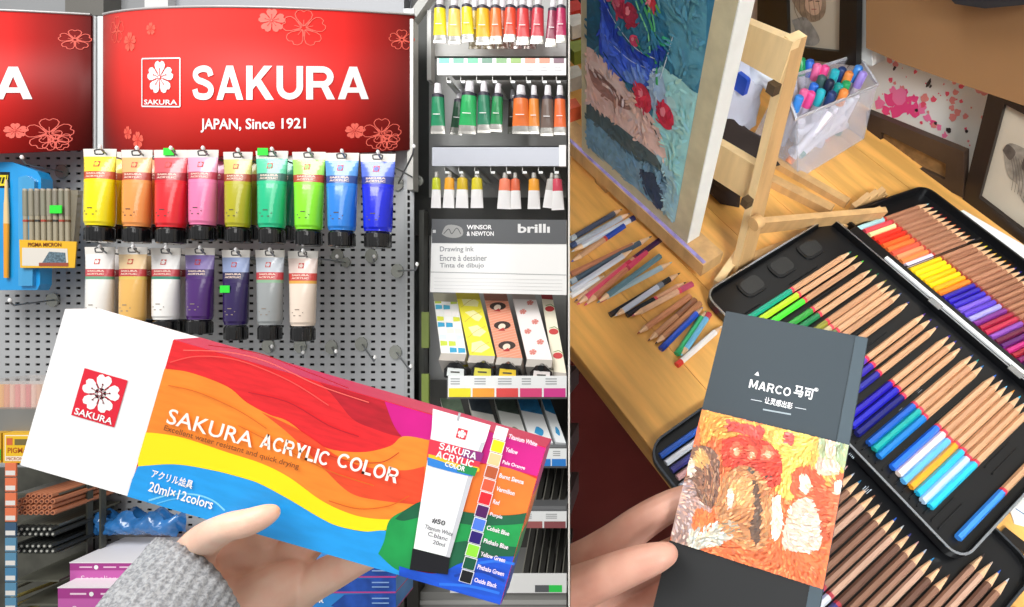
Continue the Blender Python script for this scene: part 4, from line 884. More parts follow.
# swatches
cols = ['#f6f6fb', '#fbe60c', '#f6c48c', '#b4552e', '#ee5a3a', '#e8202c', '#4c1258', '#4a78d8', '#24126a', '#8ed83a', '#0c5238', '#101014']
names = ['Titanium White', 'Yellow', 'Pale Orange', 'Burnt Sienna', 'Vermilion', 'Red', 'Purple', 'Cobalt Blue', 'Phthalo Blue', 'Yellow Green', 'Phthalo Green', 'Oxide Black']
for i in range(12):
    px = 501.5-i*(501.5-467.5)/11; py = 432.5+i*(575-432.5)/11; c_, d_ = U(px, py); r = .0030
    for rr, cc, e in ((r*1.12, '#f4f4f6', .0018), (r, cols[i], .0020)):
        b.poly([(c_-rr, d_-rr), (c_+rr, d_-rr), (c_+rr, d_+rr), (c_-rr, d_+rr)], M(cc, .4), None, e)
    Ln = len(names[i])*.00115*.62; b.text(names[i], c_+.0045, c_+.0045+Ln*1.55, d_-.0014, d_+.0010, M('#f6e6f0', .4), None, .0020, bold=.02)
b.build('printed_lettering', t)
# =================================================================== THE STUDIO DESK (right of the partition)
WOOD = M('#e8ae5c', .38, var=.22, scale=7, stretch=(.8, 7, 1), coat=.15); PINE = M('#efd09c', .5, var=.10, scale=12, stretch=(6, 6, 1)); PINE2 = M('#c9a06c', .5, var=.14, scale=12, stretch=(6, 6, 1))
NAT = '#c99a74'
def TP(x, y, z=0): return TM @ Vector((x, y, z))
def tm(x, y, z=0, a=0): return TM @ L3((x, y, z)) @ RZ(a)
YW = .455
# desk: planks, edge, legs out of sight
b = MB(); n = 7; y0 = -.158
for i in range(n):
    ya = y0+i*(.60+.012)/n; b.box((-.95, ya+.0004, -.028), (.62, ya+.612/n-.0004, 0), WOOD)
b.box((-.95, y0-.0005, -.030), (.62, y0+.0, -.001), M('#c99248', .45, var=.2, scale=8, stretch=(1, 1, 8)))
b.box((-.95, y0+.001, -.027), (.62, y0+.61, -.002), M('#7a4f22', .6))
t = thing('desk', 'honey coloured wooden desk of planks that carries the pencil tins and the easel', 'desk', TM)
o = b.build('desk_top', t); bpy.context.view_layer.update(); cut_at_partition(o)
for (x, y) in ((.56, -.1), (.56, .38)):
    b = MB(); b.box((x-.025, y-.025, -.74), (x+.025, y+.025, -.03), M('#8a6030', .5)); b.build('leg', t)
# floor of dark red tiles, desk wall
b = MB(); m1 = M('#6a2c28', .3, var=.25, scale=4)
b.box((-1.6, -1.4, -.76), (1.2, YW+.1, -.745), M('#1f1110', .6))
for i in range(7):
    for j in range(5): b.box((-1.6+i*.4+.003, -1.4+j*.4+.003, -.747), (-1.6+(i+1)*.4-.003, -1.4+(j+1)*.4-.003, -.74), m1)
o = b.build('floor', None, TM, kind='structure'); bpy.context.view_layer.update(); cut_at_partition(o)
wm = M('#e3e2dc', .6, var=.03, scale=6)
b = MB(); b.box((-1.6, YW, -.76), (1.0, YW+.02, 1.0), wm)
def WV(x, z, e): return (x, YW-e, z)
def blot(mb, cx, cz, r, m, mp, e=.0004, irr=.35, st=1):
    n = 11; ph = R_.random()*6
    mb.poly([(cx+r*st*(1+irr*math.sin(k*2.3+ph)*R_.random())*math.cos(2*math.pi*k/n), cz+r*(1+irr*math.cos(k*1.7+ph)*R_.random())*math.sin(2*math.pi*k/n)) for k in range(n)], m, mp, e)
pk = [M('#ef4a86', .5), M('#f27aa6', .5), M('#e8506a', .5), M('#e48a84', .5)]; dkb = M('#3a3030', .5)
for (px, py, r) in ((899, 96, 9), (905, 103, 9), (890, 99, 7), (880, 103, 6), (913, 110, 8), (897, 111, 7), (922, 108, 5), (903, 92, 6), (928, 118, 4), (939, 127, 3), (933, 123, 4), (945, 135, 3), (886, 110, 5), (893, 90, 4), (915, 98, 4)):
    p = VY(px, py, YW); blot(b, p.x, p.z, r*.0014, pk[R_.randrange(2)], WV, .0004+R_.random()*.0004, .6)
for q in range(75):
    px, py = 872+R_.random()*120, 50+R_.random()*110
    p = VY(px, py, YW); blot(b, p.x, p.z, (.8+R_.random()**3*3.2)*.0013, pk[2 if R_.random() < .5 else 3], WV, .0005+R_.random()*.0003, .5)
for (px, py, r) in ((956, 92, 2.5), (953, 100, 3), (952, 108, 2.5), (958, 112, 3), (953, 117, 3.5), (955, 82, 2), (958, 76, 2.5), (980, 88, 4), (985, 92, 3), (925, 98, 4), (877, 55, 4), (890, 60, 3), (966, 116, 2.5)):
    p = VY(px, py, YW); blot(b, p.x, p.z, r*.0016, pk[2 if q % 2 else 3], WV, .0009, .5)
for (px, py, r, st) in ((895, 68, 2.2, .6), (929, 83, 4.5, .35), (949, 130, 2.5, 1), (967, 131, 1.5, 1), (936, 123, 1.5, 1), (917, 110, 1.6, 1), (931, 86, 1.8, .6)):
    p = VY(px, py, YW); blot(b, p.x, p.z, r*.0016, dkb, WV, .0011, .3, st)
o = b.build('wall_desk_side', None, TM, kind='structure'); bpy.context.view_layer.update(); cut_at_partition(o)
# brown board leaning high on the wall, parallel to it
def quadboard(name, pts, y, th, m, label, cat, side=None, extra=None, yt=None):
    P = [VY(px, py, y) for px, py in pts]; mb = MB(); mb.prism([(p.x, p.z) for p in P], y, y+th, m, side=side); return mb
b = quadboard('b', ((866, -14), (866, 48), (900, 63), (960, 84), (1045, 113), (1045, -30)), YW-.042, .012, M('#96704a', .6, var=.08, scale=3), '', '')
b.build('brown_board', None, TM, label='large plain brown board fixed above the splattered white wall', cat='board')
P = [VY(px, py, YW-.075) for px, py in ((946, -6), (955, 4), (985, 8.5), (1045, 3), (1045, -20), (946, -20))]
b = MB(); b.prism([(p.x, p.z) for p in P], YW-.075, YW-.044, M('#2a2a2e', .4)); b.build('dark_case', None, TM, label='dark rounded object showing at the top edge above the brown board', cat='case')
# narrow white post between frame and board
P = [VY(px, py, YW-.03) for px, py in ((856, -8), (869.5, -8), (872, 66), (854, 62))]
b = MB(); b.prism([(p.x, p.z) for p in P], YW-.03, YW-.002, M('#dcdedc', .5)); b.build('trim_1', None, TM, kind='structure')

def picture_frame(outer, inner, y, label, fm, draw, lean=0, th=.012, mat_col='#b8b2a6'):
    t = thing('picture_frame', label, 'framed picture', TM, 'framed pictures along the wall')
    O = [VY(px, py, y) for px, py in outer]; I = [VY(px, py, y) for px, py in inner]
    b = MB(); n = 4
    for i in range(n):
        j = (i+1) % n; b.prism([(O[i].x, O[i].z), (O[j].x, O[j].z), (I[j].x, I[j].z), (I[i].x, I[i].z)], y, y+th, fm)
    b.build('frame', t)
    b = MB(); b.prism([(p.x, p.z) for p in I], y+th*.6, y+th*.9, M(mat_col, .6, var=.06, scale=10)); mp = lambda x, z, e: (x, y+th*.6-e, z)
    cv = [(p.x, p.z) for p in I]
    def D(pts, c, e=.0006, var=0, smooth=True):
        q = [VY(px, py, y+th*.6) for px, py in (cr(pts+[pts[0]], 4)[:-1] if smooth else pts)]; b.poly([(p.x, p.z) for p in q], M(c, .6, var=var, scale=90), mp, e, cv)
    def Ls(pts, c, wd=.001, e=.0012):
        q = [VY(px, py, y+th*.6) for px, py in cr(pts, 4)]; line(b, [(p.x, p.z) for p in q], wd, M(c, .6), mp, e, cv)
    draw(D, Ls); b.build('drawing', t); return t
def d_portrait(D, Ls):
    D([(792, 0), (800, 14), (812, 22), (824, 16), (826, 0), (818, -14), (800, -14)], '#8f7a66', .0005, .3)
    D([(806, -4), (806, 8), (813, 15), (820, 12), (822, 0), (815, -6)], '#c8a68e', .0008, .1)
    D([(792, 20), (804, 17), (812, 24), (820, 40), (812, 46), (800, 40)], '#8a8884', .0006, .25)
    Ls([(809, 1), (813, 0)], '#55463c', .0014); Ls([(816, 1), (820, 1)], '#55463c', .0014); Ls([(812, 9), (817, 9)], '#a05a50', .0012)
    for q in range(6): Ls([(797+q*4, -6), (795+q*5, 8), (800+q*4, 20)], '#5e5046', .0008)
picture_frame(((770, -22), (857, -22), (856, 66), (776, 56)), ((786, -16), (840, -18), (839, 52), (788, 46)), YW-.045, 'black framed portrait sketch behind the marker bin', M('#191614', .35), d_portrait, mat_col='#b5ab9a')
def d_faint(D, Ls):
    D([(728, -6), (748, -6), (752, 14), (738, 22), (730, 12)], '#9c8c86', .0005, .25); D([(736, 4), (744, 8), (742, 16), (734, 14)], '#b8a09a', .0007, .2); Ls([(731, 10), (742, 14), (750, 24)], '#75665f', .001)
picture_frame(((716, -30), (776, -24), (776, 40), (718, 34)), ((722, -24), (758, -22), (757, 30), (723, 26)), YW-.030, 'black framed pale drawing glimpsed above the easel crossbar', M('#1c1715', .4), d_faint, mat_col='#a8988e')
# far left things behind the canvas
def d_low(D, Ls):
    D([(880, 134), (900, 140), (925, 150), (950, 165), (952, 185), (930, 176), (900, 160), (880, 150)], '#7a5a34', .0005, .3); Ls([(884, 140), (887, 152)], '#3a3a34', .0016); Ls([(880, 146), (910, 158), (948, 178)], '#8a6a44', .001)
y = .405
def leaning_frame(base, top, inner_b, inner_t, label, fm, face, draw):
    pass
picture_frame(((866, 112), (868, 151.5), (963, 198), (964, 152)), ((881, 132), (880, 151), (945, 180), (946, 164)), .412, 'low dark brown frame standing on the desk under the pink splashes', M('#3c2c22', .45, var=.2, scale=20), d_low, mat_col='#8a6a42')
def d_dog(D, Ls):
    D([(1003, 150), (1010, 143), (1024, 148), (1040, 160), (1040, 215), (1022, 200), (1018, 185), (1008, 175)], '#8c8478', .0006, .3)
    D([(1003, 150), (1008, 144), (1016, 152), (1010, 160)], '#5a5048', .0008, .3); D([(1024, 158), (1034, 162), (1030, 172), (1022, 168)], '#4a423c', .001, .2)
    D([(1018, 180), (1030, 186), (1030, 200), (1020, 196)], '#a09688', .0009, .3)
    for q in range(9): Ls([(1010+q*3, 152+q*2), (1014+q*3, 172+q*3), (1012+q*3, 190+q*2)], '#5f574e', .0006)
    D([(985, 205), (1010, 216), (1030, 238), (1000, 225)], '#b6a896', .0004, .15)
picture_frame(((988, 94), (962, 200), (1042, 262), (1060, 120)), ((1004, 104), (979, 198), (1034, 240), (1050, 128)), .414, 'big dark frame with an animal sketch leaning at the right edge', M('#241a15', .4), d_dog, mat_col='#c4b9a6')
# ---- far corner clutter behind the canvas
def lump(name, c, r, m, label, cat, sq=(1, 1, 1), rough=.25, seed=1, mx=None):
    bm = bmesh.new(); bmesh.ops.create_icosphere(bm, subdivisions=3, radius=1); rr = random.Random(seed); ph = [rr.random()*6 for _ in range(6)]
    for v in bm.verts:
        p = v.co; k_ = 1+rough*(math.sin(p.x*4+ph[0])*math.sin(p.y*5+ph[1])+.5*math.sin(p.z*7+ph[2]+p.x*3)+.35*math.sin(p.y*11+ph[3]+p.z*4))
        v.co = Vector((p.x*r*sq[0]*k_, p.y*r*sq[1]*k_, max(-.98*r*sq[2], p.z*r*sq[2]*k_)))
    me = bpy.data.meshes.new(name); bm.to_mesh(me); bm.free(); me.materials.append(m)
    for p in me.polygons: p.use_smooth = True
    o = bpy.data.objects.new(name, me); C.objects.link(o); o.matrix_world = (mx or TM) @ L3(c); return tag(o, label, cat)
p = T(722, 150, 0); lump('shade_filler', (-.25, .165, .026), .075, M('#2a1b14', .8, var=.4, scale=9), 'dark brown cloth bundle added to darken the shaded gap behind the canvas and easel', 'cloth', (1.15, .95, .42), seed=4)  # dark lump put in where the clutter behind the easel lies in shade
p = T(722, 100, .06); lump('plastic_bag', (p.x, p.y, .06), .055, M('#c3c6d6', .3, var=.15, scale=12, bump=.6, alpha=.9), 'grey translucent plastic bag behind the easel crossbars', 'plastic bag', (.9, .8, 1.1), seed=9)
p = T(756, 76, .10); lump('crumpled_paper', (p.x, p.y, .115), .030, M('#e6eefa', .4, bump=.4), 'bright white crumpled wrap between easel crossbar and mast', 'paper', (1.2, .7, .8), seed=12)
p = T(741, 87, .11); b = MB(); b.box((-.010, -.003, -.012), (.010, .003, .012), M('#1c4cc0', .4), bev=.003); b.build('blue_tag', None, TM @ L3((p.x, p.y, .115)), label='small dark blue label on the plastic bag behind the easel', cat='label')
p = T(728, 112, .01); b = MB(); b.tube([(p.x, p.y, .012), (p.x-.06, p.y+.09, .03)], .008, M('#c8702c', .5), 10); b.build('orange_marker', None, TM, label='orange stick standing among the clutter behind the canvas', cat='stick')
p = T(575, 60, 0); _db = lump('dark_bag', (-.62, .17, .045), .06, M('#2a2a2e', .5, var=.3, scale=9), 'dark bag at the far left end of the desk, left of the canvas', 'bag', (1.2, 1, .8), seed=3); bpy.context.view_layer.update(); cut_at_partition(_db)
for i, (px, py, cc, lb, s_) in enumerate(((573, 18, '#d8342c', 'red', 9), (575, 32, '#e8e6e2', 'white', 9), (577, 58, '#8a9a3c', 'olive green', 8), (573, 84, '#c8c4bc', 'pale grey', 8), (572, 116, '#c8502c', 'rust red', 6))):
    p = T(px, py, .06); b = MB(); r = s_*.0016; b.prismz([(-r, -r*.8), (r, -r), (r*1.1, r*.7), (-r*.6, r)], 0, .02, M(cc, .5, var=.2, scale=40)); o = b.build('paint_box', None, TM @ L3((p.x+.0, p.y, .06)), label='%s packet seen in the gap left of the canvas' % lb, cat='packet'); bpy.context.view_layer.update(); cut_at_partition(o)

# ---- canvas on the easel ledge
A = T(582, 150, .04); B = T(687.5, 244, .04)
top = VY(715.5, 0, B.y-.002)
zt = .42; K = (top-B)/(top.z-B.z)    # direction of the right edge per unit height
def cv(px, py):  # pixel on the canvas face
    # plane through A, B and top
    nrm = (B-A).cross(top-B); d_ = _ray(px, py); return CAMT+d_*((A-CAMT).dot(nrm)/d_.dot(nrm))
xa = (B-A).normalized(); za = (K-xa*K.dot(xa)).normalized(); ya = za.cross(xa)
mxC = TM @ Matrix(((xa.x, ya.x, za.x, A.x), (xa.y, ya.y, za.y, A.y), (xa.z, ya.z, za.z, A.z), (0, 0, 0, 1)))
def cl(px, py):
    p = cv(px, py)-A; return (p.dot(xa), p.dot(za))
Wc = (B-A).length; Hc = .40
t = thing('canvas_painting', 'still life canvas of a blue bowl with red fruit standing on the easel', 'painting', mxC)
b = MB(); b.box((0, 0, 0), (Wc, .019, Hc), M('#eceeea', .5, var=.04, scale=30), bev=.001); b.build('stretched_canvas', t)
b = MB(); fb = M('#c8bd9c', .5, var=.12, scale=40)
bd = [(0.001, .001), (Wc-.001, .001), (Wc-.001, Hc-.001), (.001, Hc-.001)]
b.poly(bd, fb, None, .0005)
pin = [cl(590, 153), cl(672, 232), ]
ix0, iz0 = .0105, .017; ix1 = Wc-.024
cvp = [(ix0, iz0), (ix1, iz0), (ix1, Hc-.01), (ix0, Hc-.01)]
REG = []
def Q(pts, c, e, var=.15, smooth=True):
    pts = [cl(*p) for p in pts]
    if smooth: pts = cr(pts+[pts[0]], 4)[:-1]
    REG.append((pts, c))
    b.poly(pts, M(c, .45, var=var, scale=60), None, e, cvp)
b.poly(cvp, M('#3a7f9e', .45, var=.18, scale=25), None, .0007)   # deep teal ground
Q(((640, -40), (700, -40), (705, 60), (690, 90), (672, 60), (668, 20)), '#5a9ab0', .0008, .2)
Q(((560, -60), (605, -60), (610, 10), (603, 40), (590, 50), (570, 40)), '#2a6480', .0008, .2)
Q(((657, 60), (668, 70), (690, 88), (705, 120), (690, 260), (640, 210), (648, 150), (655, 100)), '#a8dcdc', .0009, .15)   # pale cloth right
Q(((560, 44), (590, 47), (612, 68), (640, 100), (660, 130), (668, 165), (660, 170), (628, 140), (590, 110), (560, 98)), '#e8c4ba', .0010, .15)   # pink table top
Q(((588, 62), (612, 84), (632, 108), (620, 106), (595, 86)), '#b07f74', .0011, .2)
Q(((575, 55), (610, 70), (640, 118), (650, 132), (636, 122), (604, 84)), '#e8cdc4', .0011, .1)
Q(((560, 90), (590, 104), (628, 132), (662, 160), (672, 172), (664, 182), (628, 152), (590, 118), (560, 105)), '#5a6a6e', .0012, .2)
Q(((560, 104), (590, 118), (628, 150), (668, 178), (676, 240), (620, 210), (560, 160)), '#7aa0b8', .0012, .25)
Q(((640, 168), (660, 178), (664, 210), (650, 196)), '#3a4c66', .0013, .2)
Q(((654, 150), (672, 168), (680, 200), (676, 236), (664, 205), (668, 180)), '#a8cfdc', .0014, .15)
# bowl
Q(((600, -30), (602, 10), (600, 40), (606, 60), (622, 78), (640, 86), (652, 84), (658, 70), (664, 50), (668, 42), (650, 54), (630, 44), (615, 20), (608, -10)), '#2c4cc0', .0015, .3)
Q(((603, 10), (612, 34), (632, 56), (650, 62), (660, 58), (654, 80), (640, 86), (618, 74), (604, 52)), '#4a70e0', .0016, .35)
Q(((624, 70), (640, 66), (648, 74), (644, 84), (630, 82)), '#7aa0ea', .0017, .3)
def QL(pts, c, wd, e): line(b, cr([cl(*p) for p in pts], 5), wd, M(c, .45), None, e, cvp)
QL([(603, 30), (614, 44), (632, 60), (650, 68)], '#c8d8f4', .0009, .0019); QL([(604, -4), (612, 14), (625, 34), (640, 50), (656, 58)], '#dce6f8', .0009, .0019)
QL([(602, 48), (612, 62), (628, 84), (638, 102), (652, 122), (660, 138)], '#1c4a48', .0016, .0019)
Q(((648, 52), (660, 48), (668, 48), (664, 60), (656, 72), (650, 66)), '#2a50b8', .0018, .3)
# glass / light vertical strokes
Q(((652, 66), (662, 70), (668, 100), (664, 120), (654, 108), (650, 86)), '#a9c4de', .0017, .25)
Q(((660, 92), (676, 100), (678, 126), (668, 130), (660, 112)), '#b8dede', .0016, .15)
QL([(676, 30), (670, 52), (662, 78)], '#dbe6ee', .0010, .0022); QL([(654, 70), (656, 90), (662, 108)], '#e8eef4', .0010, .0022)
# fruit
for (cx, cy, rx_, rz_, cc) in ((622, 6, 7, 12, '#c83c5a'), (632, 14, 8, 13, '#b02e48'), (616, -4, 6, 10, '#e0627a'), (636, 40, 4.5, 6, '#d8426a'), (653, 2, 5, 9, '#d8404c'), (644.5, 97, 8, 15, '#d83a52'), (667, 115, 8, 14, '#d4324e')):
    Q([(cx+rx_*math.cos(a)+(.25*rz_*math.sin(a)), cy+rz_*math.sin(a)) for a in [k*math.pi/5 for k in range(10)]], cc, .0024, .3)
    Q([(cx-rx_*.3+rx_*.35*math.cos(a), cy-rz_*.3+rz_*.35*math.sin(a)) for a in [k*math.pi/3 for k in range(6)]], '#f08a96', .0026, .2)
# stems and leaves
for pts, cc, wd in (([(640, -10), (648, 10), (655, 30), (658, 60), (659, 84)], '#4ab06a', .0032), ([(635, -10), (642, 12), (650, 32), (652, 52)], '#8ae09a', .0022), ([(646, -4), (655, 16), (658, 40)], '#6ad08a', .002), ([(650, 10), (662, 14), (658, 4)], '#7ac04a', .003), ([(660, 40), (666, 44), (672, 40), (664, 36)], '#3ab88a', .0026), ([(638, 38), (644, 50), (652, 56)], '#2a8a5a', .002), ([(618, -4), (612, 2)], '#7ad07a', .002)):
    QL(pts, cc, wd, .0028)
dabs(b, REG, '#3a7f9e', ix0, ix1, iz0, iz0+.27, 900, .010, .0030, cvp, .0031, .05, 5)
b.build('painted_face', t)
# easel: ledge, mast, crossbars, brace
t = thing('table_easel', 'light pine tabletop easel holding the still life canvas', 'easel', TM)
a0 = T(569, 146, .03); l0 = T(575, 175, .0); p1 = T(712, 290, .006)
# ledge
q0 = A+Vector((-.06, 0, 0)); q1 = B+Vector((.034, .003, 0)); dirx = (q1-q0).normalized()
b = MB(); mxl = TM @ frame(q0, dirx, (0, 0, 1)); Ll = (q1-q0).length
b.box((0, -.008, -.021), (Ll, .024, -.0003), PINE2, bev=.0012); b.box((.03, -.0065, -.0003), (Ll-.002, -.002, .0001), M('#9a8fd0', .5, var=.3, scale=60)); o = b.build('ledge', t); bpy.context.view_layer.update(); o.matrix_world = mxl; bpy.context.view_layer.update(); cut_at_partition(o)
MX = -.087
mb0 = T(733, 272, 0); 
b = MB(); X0, Xt = mb0.x, VY(795, 44, .055).x
lo = [(mb0.x-.004, mb0.y), (mb0.x+.006, mb0.y), (mb0.x+.006, mb0.y+.026), (mb0.x-.004, mb0.y+.026)]
tp = VY(793, 42, .058); up_ = [(tp.x-.010, tp.y), (tp.x, tp.y), (tp.x, tp.y+.017), (tp.x-.010, tp.y+.017)]
zt_ = tp.z
vs = [(x, y, 0) for x, y in lo]+[(x, y, zt_) for x, y in up_]
b.add(vs, [(0, 3, 2, 1), (4, 5, 6, 7), (0, 1, 5, 4), (2, 3, 7, 6), (3, 0, 4, 7)], PINE); b.add(vs, [(1, 2, 6, 5)], PINE2); b.build('mast', t)  # right face takes the darker pine, its shade painted into the colour
def crossbar(pts, y, th, nm):
    P = [VY(px, py, y) for px, py in pts]; mb = MB(); mb.prism([(p.x, p.z) for p in P], y, y+th, PINE); return mb.build(nm, t)
crossbar(((737.5, 19), (793, 42), (779.5, 83), (730.5, 55)), .057, .010, 'crossbar')
crossbar(((700, 132), (714, 141), (761, 169), (749.5, 202), (700, 170)), .066, .010, 'crossbar')
# small dark bracket blocks between crossbar and mast
for (px, py) in ((781, 86), (753, 200)):
    p = VY(px, py, .062); b = MB(); b.box((p.x-.006, .05, p.z-.005), (p.x+.003, .062, p.z+.005), M('#4c3a26', .5)); b.build('bracket', t)
# brace: flat bar with a round drilled end, lies from the mast to the back right
Pa = T(756, 229, .03); Pb = T(884, 216, .02); dv = Pb-Pa; Lb = dv.length
b = MB(); wv = .0135
hs = VX(756, 219, Pa.x); 
out = [(wv*math.cos(a), wv*math.sin(a)) for a in [math.pi/2+k*math.pi/8 for k in range(9)]]+[(Lb, -wv*.7), (Lb, wv*.7)]
bar_z = Vector((.0, -.45, .9)); fm = frame(Pa, dv, bar_z)
b.prism(out, 0, .008, PINE2); b.poly([(.0035*math.cos(a*.6), .0035*math.sin(a*.6)) for a in range(11)], M('#2a1c10', .6), None, .0004)
o = b.build('brace', t); o.matrix_world = TM @ fm
# notched prop at the far end
b = MB(); N_ = [(0, 0), (.055, 0), (.058, .012), (.048, .012), (.046, .026), (.036, .014), (.034, .026), (.022, .015), (.020, .026), (.008, .016), (0, .012)]
b.prism(N_, 0, .008, PINE2); pn = T(852, 214, .0); pn2 = T(886, 200, .0); o = b.build('notched_prop', t); o.matrix_world = TM @ frame(pn, pn2-pn, (0, -.2, 1)) 
# foot bars and low crossbar
def bar(pa, pb, wd, ht, m, nm):
    mb = MB(); L_ = (Vector(pb)-Vector(pa)).length; mb.box((0, -wd/2, 0), (L_, wd/2, ht), m, bev=.001); o = mb.build(nm, t); o.matrix_world = TM @ frame(pa, Vector(pb)-Vector(pa), (0, 0, 1)); return o
bar(T(738, 266, 0), T(880, 214, 0), .012, .010, PINE2, 'foot_bar'); bar(T(716, 288, 0), T(738, 256, 0), .010, .012, PINE, 'foot_bar'); bar(T(757, 155, .0), T(846, 206, 0), .012, .010, PINE2, 'foot_bar')
bar(T(750, 174, .0), T(830, 214, 0), .014, .012, PINE2, 'foot_bar')
b = MB(); fb0 = T(575, 180, 0); b.box((-.012, 0, 0), (.012, .014, .022), PINE2); o = b.build('ledge_support', t); o.matrix_world = TM @ L3((fb0.x+.03, fb0.y+.02, 0))
b = MB(); b.tube([(0, -.006, 0), (0, .004, 0)], .008, PINE2, 14); o = b.build('wooden_knob', t); kp = VY(757, 222, .058); o.matrix_world = TM @ L3(kp)

# ---- clear bin full of marker pens
bx = T(781, 180, 0); by = T(868, 139, 0); c0 = T(797, 183, 0)
xb_ = (by-c0); Wb = xb_.length*1.0; ang = math.atan2(xb_.y, xb_.x)
mxb = tm(c0.x, c0.y, 0, ang); mi = (mxb.inverted())
Hb = .078; Db = .10; fl = 1
rim4 = [mi @ TM @ T(px, py, .078) for px, py in ((797, 117), (877, 84), (858, 54), (783, 78))]; Hb = .078
rcx = sum(q.x for q in rim4)/4; rcy = sum(q.y for q in rim4)/4
def RIM(s_): return [(rcx+(q.x-rcx)*s_, rcy+(q.y-rcy)*s_, Hb) for q in rim4]
t = thing('storage_bin', 'clear plastic bin full of marker pens by the wall', 'bin', mxb)
b = MB(); PL = M('#dfe2ee', .12, alpha=.24, coat=.5)
def binring(z, s_): cx, cy = Wb/2, Db/2; return [(cx+(-Wb/2)*s_, cy+(-Db/2)*s_, z), (cx+(Wb/2)*s_, cy+(-Db/2)*s_, z), (cx+(Wb/2)*s_, cy+(Db/2)*s_, z), (cx+(-Wb/2)*s_, cy+(Db/2)*s_, z)]
r0, r1 = binring(0, .93), RIM(1)
for i in range(4):
    j = (i+1) % 4; b.add([r0[i], r0[j], r1[j], r1[i]], [(0, 1, 2, 3)], PL)
b.add(r0, [(3, 2, 1, 0)], PL); md = b.build('bin_body', t); sm_ = md.modifiers.new('w', 'SOLIDIFY'); sm_.thickness = .0015
b = MB(); ri, ro = RIM(1), RIM(1.05)
for i in range(4):
    j = (i+1) % 4; b.add([ri[i], ri[j], ro[j], ro[i]]+[(p[0], p[1], Hb-.004) for p in (ri[i], ri[j], ro[j], ro[i])], [(0, 3, 2, 1), (4, 5, 6, 7), (3, 7, 6, 2), (0, 1, 5, 4)], M('#cfd0d8', .25, alpha=.8, coat=.5))
b.build('rim', t)
capc = [('#0f8f8a', 'teal'), ('#1f9a5a', 'green'), ('#2a6ad0', 'blue'), ('#e86aa0', 'pink'), ('#e84a90', 'magenta'), ('#2ab0c0', 'turquoise'), ('#233a70', 'navy'), ('#e88a40', 'orange'), ('#3a8ae0', 'sky blue'), ('#9a86d8', 'lilac'), ('#3c5a5a', 'slate'), ('#1c2440', 'midnight blue')]
mk = 0
spots_ = [(793, 61), (801, 58), (810, 60), (818, 64), (826, 66), (836, 70), (843, 68), (850, 72), (860, 66), (864, 72), (823, 76), (831, 80), (840, 84), (847, 82), (815, 84), (805, 90), (812, 92), (822, 90), (833, 92), (845, 90), (800, 96)]
for i, (px, py) in enumerate(spots_):
    cc, cn = capc[i % 12]; p = T(px, py, .086); q = mi @ TM @ p
    base = Vector((min(max(q.x, .012), Wb-.012)+.1*(R_.random()-.5)*.1, min(max(q.y, .012), Db-.012), .006))
    tt = thing('marker_pen', '%s capped marker pen standing in the clear bin, %s' % (cn, ['among those nearest the easel mast', 'in the back of the crowd', 'near the front rim', 'by the right rim'][i % 4]), 'marker', mxb, 'marker pens in the clear bin')
    d_ = q-base; b = MB(); b.tube([base, base+d_*.72], .0052, M('#dcd9e6', .4), 8); b.build('barrel', tt)
    b = MB(); b.tube([base+d_*.72, base+d_*.98, base+d_*1.0], [.0062, .0062, .004], M(cc, .3), 10); b.build('cap', tt)
for i, (xa_, za_, xb2, zb2, yy) in enumerate(((.01, .02, .05, .09, .006), (.03, .012, .085, .05, .008), (.045, .03, .095, .085, .012), (.06, .010, .06, .09, .01), (.075, .008, .078, .09, .014), (.09, .012, .094, .09, .01), (.015, .03, .10, .018, .01), (.02, .06, .10, .05, .016), (.03, .012, .02, .085, .02), (.05, .02, .045, .085, .02), (.1, .02, .06, .07, .02))):
    s_ = Wb/.115; tt = thing('marker_pen', 'white barrelled marker pen leaning inside the clear bin, behind its front side', 'marker', mxb, 'white marker pens inside the bin')
    b = MB(); b.tube([(xa_*s_, yy+.022, za_*.75+.003), (xb2*s_, yy+.022, zb2*.75)], .0056, M('#e4e2ee', .4), 8); b.build('barrel', tt)
    b = MB(); dd = Vector((xb2*s_-xa_*s_, 0, zb2-za_)).normalized()*.008; b.tube([(xa_*s_-dd.x, yy+.022, za_*.75+.003-dd.z), (xa_*s_, yy+.022, za_*.75+.003)], .006, M(('#e89060', '#4a8a7a', '#c8c8d6', '#d4d4e0')[i % 4], .4), 8); b.build('cap', tt)

